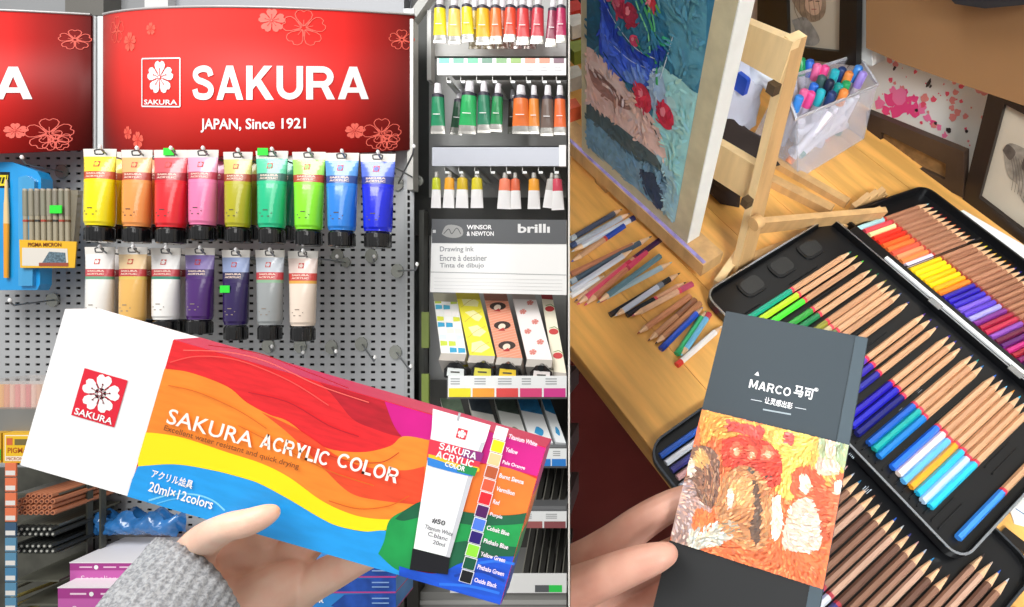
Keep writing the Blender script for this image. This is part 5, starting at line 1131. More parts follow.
# ---- pencils
_pm = {}
WD = M('#cf9a72', .5, var=.10, scale=60, stretch=(8, 1, 8)); WD2 = M('#b98463', .5, var=.12, scale=60, stretch=(8, 1, 8)); WDC = M('#e6bf98', .5)
def pen_meshes(L_, r, wood, paint, band, lead, end):
    key = (round(L_, 4), r, wood, paint, band, lead, end)
    if key in _pm: return _pm[key]
    hx = lambda rr, y: [(rr*math.cos(k*math.pi/3), y, rr*math.sin(k*math.pi/3)) for k in range(6)]
    def pr(y0, y1, r0, r1, m, n=6, sm=False):
        mb = MB(); ring = lambda rr, y: [(rr*math.cos(2*math.pi*k/n), y, rr*math.sin(2*math.pi*k/n)) for k in range(n)]
        mb.add(ring(r0, y0)+ring(r1, y1), [tuple(range(n)), tuple(range(2*n-1, n-1, -1))]+[(k, k+n, (k+1) % n+n, (k+1) % n) for k in range(n)], m, False); return mb
    wm_ = M(wood, .5, var=.10, scale=60, stretch=(8, 1, 8)) if wood else M(paint, .3, coat=.4)
    cone = min(.020, L_*.16); e = []
    e.append(('barrel', pr(0, L_-cone, r, r, wm_)))
    e.append(('sharpened_cone', pr(L_-cone, L_-cone*.25, r*.98, r*.34, WDC if wood is None else M('#e2b78f', .5), 12)))
    e.append(('lead_tip', pr(L_-cone*.25, L_, r*.34, r*.06, M(lead, .4), 8)))
    if paint and wood and band is None: e.append(('painted_end', pr(-.0003, end*L_, r*1.04, r*1.04, M(paint, .3, coat=.5))))
    elif paint and wood: e.append(('painted_end', pr(-.0003, end*L_, r*1.04, r*1.04, M(paint, .3, coat=.5)))); e.append(('band', pr(end*L_, end*L_+.0035, r*1.05, r*1.05, M(band, .35))))
    elif band: e.append(('end_cap', pr(-.0004, .007, r*1.04, r*1.04, M(band, .35))))
    out = []
    for nm_, mb in e:
        o = mb.build(nm_); out.append((nm_, o.data)); bpy.data.objects.remove(o)
    _pm[key] = out; return out
def pencil(tail, tip, z, label, group, wood=NAT, paint='#2a6ad0', band='#d83a50', lead=None, end=.40, r=.0037, zt=None):
    """tail and tip in desk coordinates"""
    a = Vector((tail[0], tail[1], z)); c_ = Vector((tip[0], tip[1], z if zt is None else zt)); L_ = (c_-a).length
    y_ = (c_-a).normalized(); x_ = y_.cross(Vector((0, 0, 1))).normalized(); z_ = x_.cross(y_)
    mx = TM @ Matrix(((x_.x, y_.x, z_.x, a.x), (x_.y, y_.y, z_.y, a.y), (x_.z, y_.z, z_.z, a.z), (0, 0, 0, 1)))
    t_ = thing('pencil', label, 'pencil', mx, group)
    for nm_, me in pen_meshes(round(L_, 3), r, wood, paint, band, lead or paint or '#333333', end):
        o = bpy.data.objects.new(nm_, me); C.objects.link(o); o.parent = t_
    return t_
def rrect(x0, y0, x1, y1, r, n=6):
    pts = []
    for cx, cy, a0 in ((x1-r, y1-r, 0), (x0+r, y1-r, 90), (x0+r, y0+r, 180), (x1-r, y0+r, 270)):
        for k in range(n+1): a = math.radians(a0+90*k/n); pts.append((cx+r*math.cos(a), cy+r*math.sin(a)))
    return pts
def tin(x0, y0, x1, y1, z0, h, r, label, mx=None, steel='#b4bac2', grooves=None, name='pencil_tin'):
    t_ = thing(name, label, 'pencil tin', mx or TM)
    o_, i_ = rrect(x0, y0, x1, y1, r), rrect(x0+.0022, y0+.0022, x1-.0022, y1-.0022, max(.002, r-.0022)); n = len(o_)
    b = MB(); b.prismz(o_, z0, z0+.0015, M('#0d0e11', .35, coat=.1)); b.build('base', t_)
    b = MB(); vs = [(p[0], p[1], z) for z in (z0, z0+h) for p in o_]; b.add(vs, [(k, (k+1) % n, (k+1) % n+n, k+n) for k in range(n)], M('#0d0e11', .3, coat=.2))
    vs = [(p[0], p[1], z) for z in (z0, z0+h) for p in i_]; b.add(vs, [(k+n, (k+1) % n+n, (k+1) % n, k) for k in range(n)], M('#0d0e11', .3, coat=.2)); b.build('wall', t_)
    b = MB(); vs = [(p[0], p[1], z0+h) for p in o_]+[(p[0], p[1], z0+h) for p in i_]+[(p[0], p[1], z0+h-.0012) for p in o_]+[(p[0], p[1], z0+h-.0012) for p in i_]
    b.add(vs, [f for k in range(n) for f in ((k, (k+1) % n, (k+1) % n+n, k+n), (k+2*n, (k+1) % n+2*n, (k+1) % n, k))], M(steel, .22, .85)); b.build('rolled_rim', t_)
    return t_
BK = M('#0c0d10', .35, coat=.15)
# first open tin
X0, X1, Y0, Y1 = -.068, .288, -.004, .212
t = tin(X0, Y0, X1, Y1, .0095, .0125, .017, 'open black tin of coloured pencils lying in front, with a silver rim')
b = MB(); b.prismz(rrect(X0+.004, Y0+.004, X1-.004, Y1-.004, .012), .011, .0128, BK)
for x in [X0+.045+i*.0085 for i in range(int((X1-X0-.06)/.0085))]:
    for ya_, yb_ in ((Y0+.012, Y0+.05), (Y0+.10, Y0+.145)): b.box((x-.0006, ya_, .0128), (x+.0006, yb_, .0150), BK)
for (y_) in (.035, .085, .135):
    for s_ in (0, 1):
        pts = rrect(X0+.008, y_+.004, X0+.034, y_+.038, .009) if s_ == 0 else rrect(X0+.011, y_+.007, X0+.031, y_+.035, .007)
        b.prismz(pts, .0128, .0146 if s_ == 0 else .0150, BK if s_ == 0 else M('#0d0e11', .2, coat=.8))
b.build('moulded_insert', t)
G = 'pencils in the front open tin'
ord_ = ['first', 'second', 'third', 'fourth', 'fifth', 'sixth', 'seventh', 'eighth', 'ninth', 'tenth', 'eleventh', 'twelfth', 'thirteenth', 'fourteenth', 'fifteenth', 'sixteenth', 'seventeenth', 'eighteenth', 'nineteenth', 'twentieth', 'twenty-first', 'twenty-second', 'twenty-third', 'twenty-fourth', 'twenty-fifth', 'twenty-sixth', 'twenty-seventh', 'twenty-eighth', 'twenty-ninth', 'thirtieth', 'thirty-first', 'thirty-second', 'thirty-third', 'thirty-fourth', 'thirty-fifth', 'thirty-sixth', 'thirty-seventh', 'thirty-eighth', 'thirty-ninth', 'fortieth', 'forty-first', 'forty-second', 'forty-third']
tips = [(836.5, 262, '#0f9a7c', 'teal green'), (843, 266, '#b6dc2a', 'yellow green'), (849.5, 271, '#4fd838', 'bright green'),
        (858.6, 279, '#3a9a40', 'leaf green'), (863.5, 284.6, '#1f7a4a', 'dark green'),
        (872, 291, '#8a8a30', 'olive'), (877.5, 295, '#c8b48a', 'sand'), (882.5, 299, '#6a7a4a', 'moss'), (888, 303.5, '#5a6a9a', 'grey blue'),
        (897, 311.5, '#3a4aa0', 'slate blue'),
        (913, 323.5, '#6a3ab0', 'violet'), (920.5, 328, '#3a2aa0', 'indigo'), (928, 334.5, '#2a2a90', 'dark indigo'),
        (940, 344, '#2418a4', 'ultramarine'), (945.5, 350, '#2020b0', 'royal blue'), (951.5, 356, '#16186a', 'navy'),
        (962, 364.5, '#1a5ab8', 'deep blue'), (968.5, 368.5, '#12a09a', 'turquoise'), (974.5, 373.5, '#1a78c8', 'azure'),
        (987, 383, '#1a6ae0', 'bright blue'), (993, 388.5, '#f2ddd2', 'cream'), (999.5, 393, '#5ab0ee', 'light blue'), (1006, 398, '#f2a01e', 'orange'), (1012.5, 403.5, '#1fb4e2', 'cyan'), (1018.5, 409, '#b8d4f0', 'pale blue'), (1025, 414.5, '#22bce0', 'sky cyan')]
for i, (px, py, cc, cn) in enumerate(tips):
    p = T(px, py, .0145); y1 = .1935+(.001 if i % 3 else -.001)
    pencil((p.x-.0012, y1-.178), (p.x, y1), .0168, 'pencil with %s end, %s from the left in the front open tin' % (cn, ord_[i]), G, paint=cc, band='#dc3550', lead=cc, wood=[NAT, '#d0a27c', '#c0906c'][i % 3])
p = T(990, 500, .0145); pencil((p.x+.002, .0145), (p.x+.003, .1925), .0168, 'lone pencil with medium blue end by the right rim of the front open tin', G, paint='#3a8ae6', band='#dc3550')
# brush-like white script on an insert strip
b = MB(); 
for k_, (px, py) in enumerate(((862, 428), (906, 408), (921, 387), (898, 462), (856, 452), (870, 487))):
    p = T(px, py, .016); q_ = TM @ Vector((p.x, p.y, .0133))
    for s_ in range(4): b.box((p.x-.003+s_*.0017, p.y-.006, .0128), (p.x-.0024+s_*.0017, p.y-.001+.002*(s_ % 2), .0131), M('#a8b4c0', .4))
b.build('embossed_numbers', t)
# steel rail and latches between the two tins
t = thing('tin_hinge', 'black hinge strip with white rail joining the two open tins', 'hinge', TM)
b = MB(); p0, p1 = T(872, 262, .022), T(1030, 390, .022); pa = T(895, 280, .022)
b.box((X0+.03, Y1+.0005, .004), (X1, Y1+.016, .019), BK, bev=.001); b.build('hinge_strip', t)
ws = T(860, 256, .02); b = MB(); b.box((T(876, 264, .02).x, Y1+.004, .0190), (X1, Y1+.0088, .0215), M('#f2f4f4', .3)); b.build('white_rail', t)
for px in (925, 1015):
    x = T(px, 312 if px == 925 else 372, .02).x; b = MB(); b.box((x-.008, Y1-.006, .0225), (x+.008, Y1+.0022, .0238), STEEL, bev=.0004); b.build('latch', t)
# second tin
skew = .21
def s2(x, y): return (x+(y-.228)*skew, y)
X2, X3, Y2, Y3 = -.066, .31, .229, .372
t = thing('pencil_tin', 'second open black tin behind, its pencils packed close from white to violet', 'pencil tin', TM)
ol = rrect(X2, Y2, X3, Y3, .016); ol = [s2(*p) for p in ol]; il = [s2(*p) for p in rrect(X2+.003, Y2+.003, X3-.003, Y3-.003, .012)]; n = len(ol)
b = MB(); b.prismz(ol, .002, .0045, BK); b.build('base', t)
b = MB(); vs = [(p[0], p[1], z) for z in (.002, .016) for p in ol]+[(p[0], p[1], z) for z in (.002, .016) for p in il]
b.add(vs, [f for k in range(n) for f in ((k, (k+1) % n, (k+1) % n+n, k+n), (k+n, (k+1) % n+n, (k+1) % n+3*n, k+3*n), (k+3*n, (k+1) % n+3*n, (k+1) % n+2*n, k+2*n))], BK); b.build('wall', t)
secnd = [('#a8d8e0', 'pale aqua')]+[('#e04a5a', 'rose'), ('#f2e8a8', 'cream yellow'), ('#f03a2a', 'vermilion'), ('#e83424', 'red'), ('#f06a30', 'orange red'), ('#f07a3c', 'orange'), ('#f0604a', 'coral'), ('#f29a6a', 'apricot'), ('#f08a4a', 'light orange'), ('#ead8f0', 'pale lilac')]
G2_ = 'close packed pencils in the rear open tin'
xs = []
ends = [(847, 234), (852, 243), (858, 245), (863, 248), (868, 252), (873, 256), (878, 259.5), (883, 262), (888, 264), (893, 266), (898, 268)]
p_a, p_b = T(847, 234, .01).x, T(899, 268, .01).x
k_ = 0
for i, (cc, cn) in enumerate(secnd):
    x = p_a+(p_b-p_a)*i/10; a = s2(x, .236+(.004 if i else -.003)); c_ = s2(x, .236+.118)
    pencil(a, c_, .0095, 'pencil with %s end, %s from the left in the rear open tin' % (cn, ord_[k_]), G2_, wood='#b07c60' if i % 2 else '#a87458', paint=cc, band='#b8342c', lead=cc, end=.36, r=.0036); k_ += 1
p_c, p_d = T(905, 272, .01).x, T(937, 293, .01).x
for i, (cc, cn) in enumerate((('#f2c81c', 'golden yellow'), ('#f6e020', 'yellow'), ('#f6d814', 'bright yellow'), ('#f4c010', 'deep yellow'), ('#f8dc18', 'sunny yellow'), ('#f4a81c', 'amber'), ('#f2841e', 'tangerine'))):
    x = p_c+(p_d-p_c)*i/6; pencil(s2(x, .238), s2(x, .357), .0095, 'pencil with %s end, %s from the left in the rear open tin' % (cn, ord_[k_]), G2_, wood='#a87256' if i % 2 else '#b57f62', paint=cc, band='#9a3424', lead=cc, end=.40, r=.0036); k_ += 1
x = T(943, 296, .01).x; viol = [('#2a1a9a', 'indigo'), ('#2818a8', 'blue violet'), ('#3a2ab8', 'ultramarine violet'), ('#7a5ad0', 'lavender'), ('#5a3ac0', 'violet'), ('#a8a0e8', 'pale lavender'), ('#7a2a8a', 'purple'), ('#a01a3a', 'crimson'), ('#c02848', 'carmine'), ('#8a4ab0', 'orchid'), ('#6a1a3a', 'maroon'), ('#5a1a6a', 'plum'), ('#c0287a', 'magenta'), ('#9a1a2a', 'wine'), ('#7a1a5a', 'mulberry'), ('#401a50', 'aubergine'), ('#b03060', 'raspberry'), ('#702080', 'grape'), ('#4a2a90', 'iris'), ('#803080', 'mauve')]
for i, (cc, cn) in enumerate(viol):
    pencil(s2(x, .238), s2(x, .358), .0095, 'pencil with %s end, %s from the left in the rear open tin' % (cn, ord_[k_]), G2_, wood='#a06c52' if i % 2 else '#ab7659', paint=cc, band='#8a2a2a', lead=cc, end=.40, r=.0036); x += .0074; k_ += 1
b = MB(); b.box((T(900, 270, .01).x-.0015, .236, .0045), (T(900, 270, .01).x+.0005, .36, .012), BK); o = b.build('divider', t); sk = Matrix.Identity(4); o.matrix_world = TM @ sk
for v in o.data.vertices: v.co.x += (v.co.y-.228)*skew
# third tin below
X4, X5, Y4, Y5 = .035, .338, -.166, .058
t = tin(X4, Y4, X5, Y5, .0, .0088, .022, 'lowest black tin of pencils, partly under the front tin and the held booklet', steel='#5a5f66')
b = MB(); b.prismz(rrect(X4+.004, Y4+.004, X5-.004, Y5-.004, .018), .0015, .0022, BK); b.build('insert', t)
tc3 = ['#2a5ab8', '#d8dce4', '#3a3a80', '#d0a0a0', '#b0b8c8', '#2a7ab0', '#5a4030', '#8a5a40', '#3a3030', '#c8b0a0']
x = .050
k_ = 0
while x < .326:
    gap = (x > .345)
    y1 = .030 if x > .289 else -.012
    cc = tc3[k_ % 10]; cn = ['blue', 'silver', 'indigo', 'dusty pink', 'grey', 'steel blue', 'umber', 'brown', 'black', 'stone'][k_ % 10]
    if x < .085: pencil((x, -.157), (x+.002, -.157+.135), .0058, 'pencil with %s end, %s from the left in the lowest tin' % (cn, ord_[k_]), 'pencils in the lowest tin', wood=None, paint=cc, band=None, lead=cc, r=.0034)
    else: pencil((x, y1-.148 if x < .289 else y1-.176), (x+.002, y1), .0058, 'pencil with %s end, %s from the left in the lowest tin' % (cn, ord_[k_]), 'pencils in the lowest tin', wood=['#9a7460', '#c09a84', '#6a4a3c', '#8a6450'][k_ % 4], paint=cc, band='#b03a48', lead=cc, end=.3, r=.0034)
    x += .0088; k_ += 1
# pale case edge at the right behind the second tin
pts = [T(*q, .0) for q in ((946, 216), (962, 212), (1034, 254), (1034, 276))]
b = MB(); b.prismz([(p.x, p.y) for p in pts], 0, .004, M('#eef2f4', .35)); 
c1, c2 = T(955, 219, .004), T(975, 230, .004)
for k_ in range(5): b.box((c1.x+k_*.004, c1.y+.003, .004), (c1.x+k_*.004+.002, c1.y+.006, .0043), M('#8a9ab0', .4))
b.build('cardboard_sleeve', None, TM, label='white box sleeve lying along the back of the rear tin', cat='box sleeve')
# little paper and dark strap at the lower right
p = [T(*q) for q in ((1006, 500), (1016, 488), (1040, 505), (1036, 530), (1014, 524))]
b = MB(); b.prismz([(q.x, q.y) for q in p], 0, .001, M('#e6e6e0', .5)); c_ = T(1020, 514); line(b, [(c_.x-.006, 0), (c_.x+.005, .003)], .001, M('#2a6aa0', .5), lambda x_, z_, e: (x_, c_.y+z_, .0014)); b.build('paper_scrap', None, TM, label='scrap of white paper with blue marks at the lower right edge', cat='paper')
p = [T(*q) for q in ((999, 534), (1004, 528), (1040, 556), (1040, 568))]
b = MB(); b.prismz([(q.x, q.y) for q in p], 0, .003, M('#1a1410', .4)); b.build('dark_strap', None, TM, label='narrow dark strap on the desk at the lower right', cat='strap')

# ---- loose pencils on the desk
G3 = 'loose pencils scattered on the desk'
def loose(x0, y0, x1, y1, lab, h=.004, **k):
    """x0,y0 is the lower left end in the picture, x1,y1 the upper right end"""
    flip = k.pop('flip', False); a, c_ = T(x0, y0, h), T(x1, y1, h)
    if flip: a, c_ = c_, a
    return pencil((a.x, a.y), (c_.x, c_.y), h, lab, G3, **k)
loose(571, 239, 622, 209, 'dark grey loose pencil, highest of those left of the ledge', wood=None, paint='#4a5060', band='#c8ccd0')
loose(571, 246, 630, 213, 'silver loose pencil just under the highest dark one', wood=None, paint='#a9adb4', band='#3a4a70', h=.006)
loose(571, 252, 634, 218, 'loose pencil with navy end and white barrel near the ledge', wood=None, paint='#cdd0d8', band='#24306a', flip=True)
loose(571, 262, 624, 226, 'loose natural pencil with blue end leaning towards the ledge', paint='#2a4aa8', band='#d04a3a', flip=True, end=.35)
loose(571, 274, 644, 240, 'thin natural reddish pencil lying alone in the gap', wood='#c07a58', paint=None, band=None, lead='#8a3020')
loose(571, 282, 652, 236, 'long loose pencil with dark slate paint near the middle', wood=None, paint='#4a5a68', band='#b8c4cc')
loose(571, 290, 632, 250, 'white loose pencil ending under the dark navy one', wood=None, paint='#c6c8d2', band=None, h=.007)
loose(571, 296, 604, 276, 'white stubby loose pencil at the left edge of the desk view', wood=None, paint='#f0f0f2', band=None)
loose(574, 302, 660, 240, 'natural loose pencil with dark purple end, behind the pink one', paint='#3a2048', band='#8a2a3a', flip=True, end=.3)
loose(577, 305, 630, 262, 'pink loose pencil with a brown point', wood=None, paint='#e0526e', band='#c8304a', h=.005, flip=True)
loose(584, 306, 646, 252, 'natural rosy loose pencil beside the pink one', wood='#c4805c', paint='#d84a6a', band='#b03048', flip=True, end=.3)
loose(597, 303, 660, 256, 'thin teal grey loose pencil, crossing a silver one', wood=None, paint='#5e7e88', band=None, h=.008, flip=True)
loose(600, 300, 672, 262, 'silver blue loose pencil crossing under the teal grey one', wood=None, paint='#9fb4be', band='#c8605a', h=.004)
loose(610, 315, 680, 273, 'black loose pencil, first of the close parallel trio', wood=None, paint='#22242a', band=None)
loose(615, 316, 662, 284, 'white and silver loose pencil in the close parallel trio', wood=None, paint='#c8ccda', band='#7a7e88', h=.006, flip=True)
loose(627, 315, 686, 282, 'black ended natural loose pencil, last of the parallel trio', wood='#d09a78', paint='#1c1c22', band='#d84a5a', end=.45)
loose(632, 316, 692, 284, 'pale natural loose pencil below the parallel trio', wood='#dcae8c', paint='#c05070', band='#d84a5a', flip=True, end=.2)
loose(637, 334, 690, 296, 'orange brown natural loose pencil with a red point', wood='#c98660', paint=None, band=None, lead='#a03a20', flip=True)
loose(648, 341, 695, 300, 'natural loose pencil second above the blue one', wood='#c08a66', paint='#8a5a40', band=None, lead='#5a3020', flip=True)
loose(655, 344, 700, 303, 'brown natural loose pencil touching the blue one', wood='#b87e58', paint=None, band=None, lead='#3a2018', flip=True)
loose(661, 349, 703, 307, 'royal blue loose pencil beside the green one', wood=None, paint='#1c4cc0', band='#16389a')
loose(677, 354, 706, 311, 'bright green loose pencil lying between the royal blue and the light blue ones', wood=None, paint='#28b070', band='#1f9a5e')
loose(681, 356, 709, 314, 'light blue loose pencil with a red end beside the green one', wood=None, paint='#6ab0d8', band='#c84050', flip=True)
loose(677, 365, 722, 326, 'white loose pencil with a bright red end near the tin', wood=None, paint='#ece8e4', band='#e03a30')
for i_, (px, py) in enumerate(((575, 168), )): pass

# ---- booklet held in the right hand
O = at(726, 311, .400); Pr = at(868.5, 338, .372); Pd = at(655, 607, .352)
xd = (Pr-O).normalized(); zd = (O-Pd); zd = (zd-xd*zd.dot(xd)).normalized(); yd = zd.cross(xd)
mxk = Matrix(((xd.x, yd.x, zd.x, O.x), (xd.y, yd.y, zd.y, O.y), (xd.z, yd.z, zd.z, O.z), (0, 0, 0, 1))); mki = mxk.inverted()
def K2(px, py):
    d_ = at(px, py, 1.0)-Vector((0, 0, H)); c0_ = Vector((0, 0, H)); s_ = (O-c0_).dot(yd)/d_.dot(yd); q = mki @ (c0_+d_*s_); return (q.x, q.z)
Wk = (Pr-O).length; Hk = .225
t = thing('booklet', 'dark booklet with a painted lower cover held in the right hand', 'booklet', mxk)
b = MB(); b.box((0, 0, -Hk), (Wk, .0022, 0), M('#25323a', .5), bev=.0006); b.build('cover', t)
b = MB(); b.prism([(Wk-.0075, -Hk), (Wk-.0005, -Hk), (Wk-.0005, -.0005), (Wk-.0075, -.0005)], -.0008, 0, M('#35444d', .45)); b.build('spine_fold', t)
zt1 = K2(700, 414)[1]; zt2 = K2(854, 441)[1]; zb_ = K2(676, 542)[1]; zt1 = (zt1+zt2)/2
cvk = [(.0002, zb_), (Wk-.0004, zb_), (Wk-.0004, zt1), (.0002, zt1)]
b = MB(); b.box((0, -.0004, -Hk), (Wk-.0002, 0, zb_), M('#0d0f11', .7)); b.build('lower_cover', t)
b = MB(); b.box((.0002, -.00088, zb_), (Wk-.0004, 0, zt1), M('#e0713f', .5, var=.22, scale=70))
REG = []
def KQ(pts, c, e, var=.22, sc_=70):
    REG.append((cr([K2(*p) for p in pts]+[K2(*pts[0])], 4)[:-1], c)); b.poly(cr([K2(*p) for p in pts]+[K2(*pts[0])], 4)[:-1], M(c, .5, var=var, scale=sc_), None, e, cvk)
KQ(((700, 410), (740, 418), (735, 440), (712, 438), (702, 450)), '#e8a04a', .0009)
KQ(((720, 416), (760, 424), (850, 440), (850, 500), (820, 480), (790, 470), (770, 460), (740, 440)), '#e9b45a', .0009)
KQ(((775, 430), (810, 436), (806, 470), (790, 500), (772, 480)), '#eecb62', .0010)
KQ(((726, 420), (744, 424), (764, 428), (760, 440), (744, 434), (728, 430)), '#e0564c', .0011)
KQ(((784, 432), (794, 434), (792, 446), (784, 442)), '#e0605a', .0011)
KQ(((722, 440), (745, 436), (770, 444), (782, 462), (778, 488), (760, 478), (740, 470), (724, 465)), '#d84432', .0012, .3)
for (cx, cy, rr) in ((737, 450, 7), (752, 453, 6), (768, 453, 7)):
    KQ([(cx+rr*math.cos(a_), cy+rr*1.2*math.sin(a_)) for a_ in [k*1.047 for k in range(6)]], '#e8684a', .0014, .3); KQ([(cx+rr*.5*math.cos(a_), cy+2+rr*.6*math.sin(a_)) for a_ in [k*1.047 for k in range(6)]], '#f2b08a', .0016, .2)
KQ(((693, 448), (705, 446), (718, 455), (720, 480), (716, 505), (700, 512), (684, 500), (688, 470)), '#8a6450', .0013, .4)
KQ(((694, 452), (704, 450), (710, 462), (702, 468), (694, 464)), '#d8a868', .0015, .3)
KQ(((688, 462), (694, 460), (695, 474), (688, 478)), '#e8d2c0', .0016, .1)
for q in range(7): line(b, cr([K2(702+q*2, 462+q), K2(704+q*2.2, 480), K2(698+q*2.4, 500+q)], 4), .0007, M(['#5a4038', '#b87858', '#c89a70'][q % 3], .5), None, .0018, cvk)
KQ(((680, 485), (692, 480), (700, 500), (712, 512), (705, 540), (675, 545), (672, 515)), '#b89a92', .0014, .4)
KQ(((694, 512), (705, 508), (714, 516), (712, 530), (700, 534), (692, 526)), '#e07840', .0017, .3); KQ(((690, 530), (705, 526), (730, 520), (740, 530), (720, 545), (690, 548)), '#c8c4b4', .0016, .15)
KQ(((724, 476), (740, 466), (756, 470), (770, 490), (772, 520), (764, 548), (744, 548), (722, 530), (716, 505)), '#c88858', .0015, .3)
KQ(((732, 482), (745, 476), (755, 484), (752, 504), (738, 508), (730, 496)), '#e2a46a', .0017, .2); KQ(((728, 490), (733, 488), (734, 506), (728, 508)), '#f0d8c8', .0018, .1)
KQ(((752, 480), (758, 484), (762, 510), (758, 545), (750, 530), (755, 505)), '#6a5040', .0018, .3)
line(b, cr([K2(748, 468), K2(758, 476), K2(772, 478)], 4), .0022, M('#5a5248', .5), None, .0019, cvk)
KQ(((772, 500), (780, 496), (782, 530), (772, 540)), '#efe2c8', .0015, .15)
KQ(((794, 470), (806, 466), (822, 476), (828, 500), (830, 540), (815, 530), (798, 500), (790, 490)), '#d8603c', .0016, .3)
KQ(((799, 476), (806, 474), (811, 484), (808, 494), (801, 492)), '#f2d2bc', .0019, .1)
KQ(((792, 504), (804, 498), (816, 506), (820, 548), (784, 548), (786, 520)), '#dcc4b0', .0017, .12)
KQ(((820, 432), (832, 434), (848, 440), (846, 470), (832, 462), (818, 455)), '#a8b890', .0012, .3); KQ(((826, 440), (832, 438), (836, 448), (834, 458), (826, 456)), '#f0c4ae', .0015, .12); KQ(((818, 458), (836, 462), (838, 474), (816, 474)), '#e0c0ac', .0015, .1)
KQ(((832, 478), (846, 476), (842, 520), (828, 540), (826, 500)), '#e07048', .0016, .3); KQ(((834, 482), (841, 480), (842, 492), (835, 494)), '#f4dccc', .0018, .1)
dabs(b, REG, '#e0713f', .001, Wk-.001, zb_, zt1, 3000, .0032, .0010, cvk, .0022, .09, 2)
for q in range(0):
    x_, z_ = R_.uniform(.003, Wk-.004), R_.uniform(zb_, zt1); a_ = R_.random()*3; l_ = R_.uniform(.003, .008)
    line(b, [(x_, z_), (x_+l_*math.cos(a_), z_+l_*math.sin(a_))], .0007, M(R_.choice(['#f0c080', '#e88a5a', '#c85a3a', '#f2d8a0', '#d8a050']), .5), None, .0020, cvk)
b.build('painted_cover_band', t)
# lettering of the cover
b = MB(); x0, z0 = K2(750, 388); x1, z1 = K2(800, 387); 
def KC(s_, pa, pb, hpx):
    xa_, za_ = K2(*pa); xb_, zb2 = K2(*pb); zz_ = (za_+zb2)/2; caps(b, s_, xa_, xb_, zz_, zz_+hpx*.39/F, WHITE, None, .0004, gap=.14, weight=.16)
def KT(s_, pa, pb, hpx, bold=.01, m=WHITE):
    xa_, za_ = K2(*pa); xb_, zb2 = K2(*pb); zz_ = (za_+zb2)/2; hh = hpx*.39/F; b.text(s_, xa_, xb_, zz_, zz_+hh, m, None, .0004, bold=bold)
KC('MARCO', (748.5, 388), (790, 396.5), 8.5); KT('马可', (793, 396), (813, 400), 10.5, .02); KT('®', (814, 391), (818, 392), 3.5)
p_, r_ = K2(757, 374); b.poly([(p_-.0014, r_-.001), (p_+.0016, r_-.001), (p_+.0002, r_+.0016)], WHITE, None, .0004)
KT('让灵感出彩', (764, 404), (792, 409), 6.5, .01); line(b, [K2(763, 409.5), K2(791, 414.5)], .0009, M('#9aa6ac', .5), None, .0004)
line(b, [K2(751, 399.5), K2(762, 401.5)], .0004, M('#c8ced2', .5), None, .0004); line(b, [K2(795, 407.5), K2(806, 409.5)], .0004, M('#c8ced2', .5), None, .0004)
b.build('cover_lettering', t)
# =================================================================== HANDS
def skin_mat(name, c1, c2):
    m = M(c1, .42, var=.0, sss=.0, name=name); m = m.copy(); m.name = name; nt = m.node_tree; bs = nt.nodes['Principled BSDF']
    tc = nt.nodes.new('ShaderNodeTexCoord'); n1 = nt.nodes.new('ShaderNodeTexNoise'); n1.inputs['Scale'].default_value = 45; n1.inputs['Detail'].default_value = 3
    mx = nt.nodes.new('ShaderNodeMixRGB'); mx.inputs[1].default_value = srgb(c1); mx.inputs[2].default_value = srgb(c2); rp = nt.nodes.new('ShaderNodeValToRGB'); rp.color_ramp.elements[0].position = .4; rp.color_ramp.elements[1].position = .7
    nt.links.new(tc.outputs['Object'], n1.inputs['Vector']); nt.links.new(n1.outputs['Fac'], rp.inputs[0]); nt.links.new(rp.outputs[0], mx.inputs[0]); nt.links.new(mx.outputs[0], bs.inputs['Base Color'])
    n2 = nt.nodes.new('ShaderNodeTexVoronoi'); n2.inputs['Scale'].default_value = 900; bp = nt.nodes.new('ShaderNodeBump'); bp.inputs['Strength'].default_value = .15; bp.inputs['Distance'].default_value = .0004
    nt.links.new(tc.outputs['Object'], n2.inputs['Vector']); nt.links.new(n2.outputs['Distance'], bp.inputs['Height']); nt.links.new(bp.outputs[0], bs.inputs['Normal'])
    bs.inputs['Subsurface Weight'].default_value = .15; bs.inputs['Subsurface Radius'].default_value = (.008, .003, .0015); bs.inputs['Roughness'].default_value = .45; return m
def flesh(name, chains, mat, voxel=.0011, smooth=14):
    """one continuous surface grown round jointed chains of (px, py, depth, radius in px)"""
    bm = bmesh.new()
    for ch in chains:
        pts = []
        for (px, py, Y, r) in ch: p = at(px, py, Y); pts.append((p.x, p.y, p.z, r*Y/F))
        fine = cr(pts, 13)
        for q in fine:
            r = bmesh.ops.create_icosphere(bm, subdivisions=2, radius=q[3])
            for v in r['verts']: v.co += Vector(q[:3])
    me = bpy.data.meshes.new(name); bm.to_mesh(me); bm.free()
    o = bpy.data.objects.new(name, me); C.objects.link(o)
    a = o.modifiers.new('r', 'REMESH'); a.mode = 'VOXEL'; a.voxel_size = voxel; a.use_smooth_shade = True
    s_ = o.modifiers.new('s', 'SMOOTH'); s_.factor = .5; s_.iterations = smooth
    dg = bpy.context.evaluated_depsgraph_get(); dg.update(); m2 = bpy.data.meshes.new_from_object(o.evaluated_get(dg)); old = o.data; o.modifiers.clear(); o.data = m2; bpy.data.meshes.remove(old)
    o.data.name = name; o.data.materials.clear(); o.data.materials.append(mat)
    for p in o.data.polygons: p.use_smooth = True
    return o
SK1 = skin_mat('skin_pale', '#f3cdb6', '#eeb9a2'); SK2 = skin_mat('skin_warm', '#d3a08c', '#c88f7c')
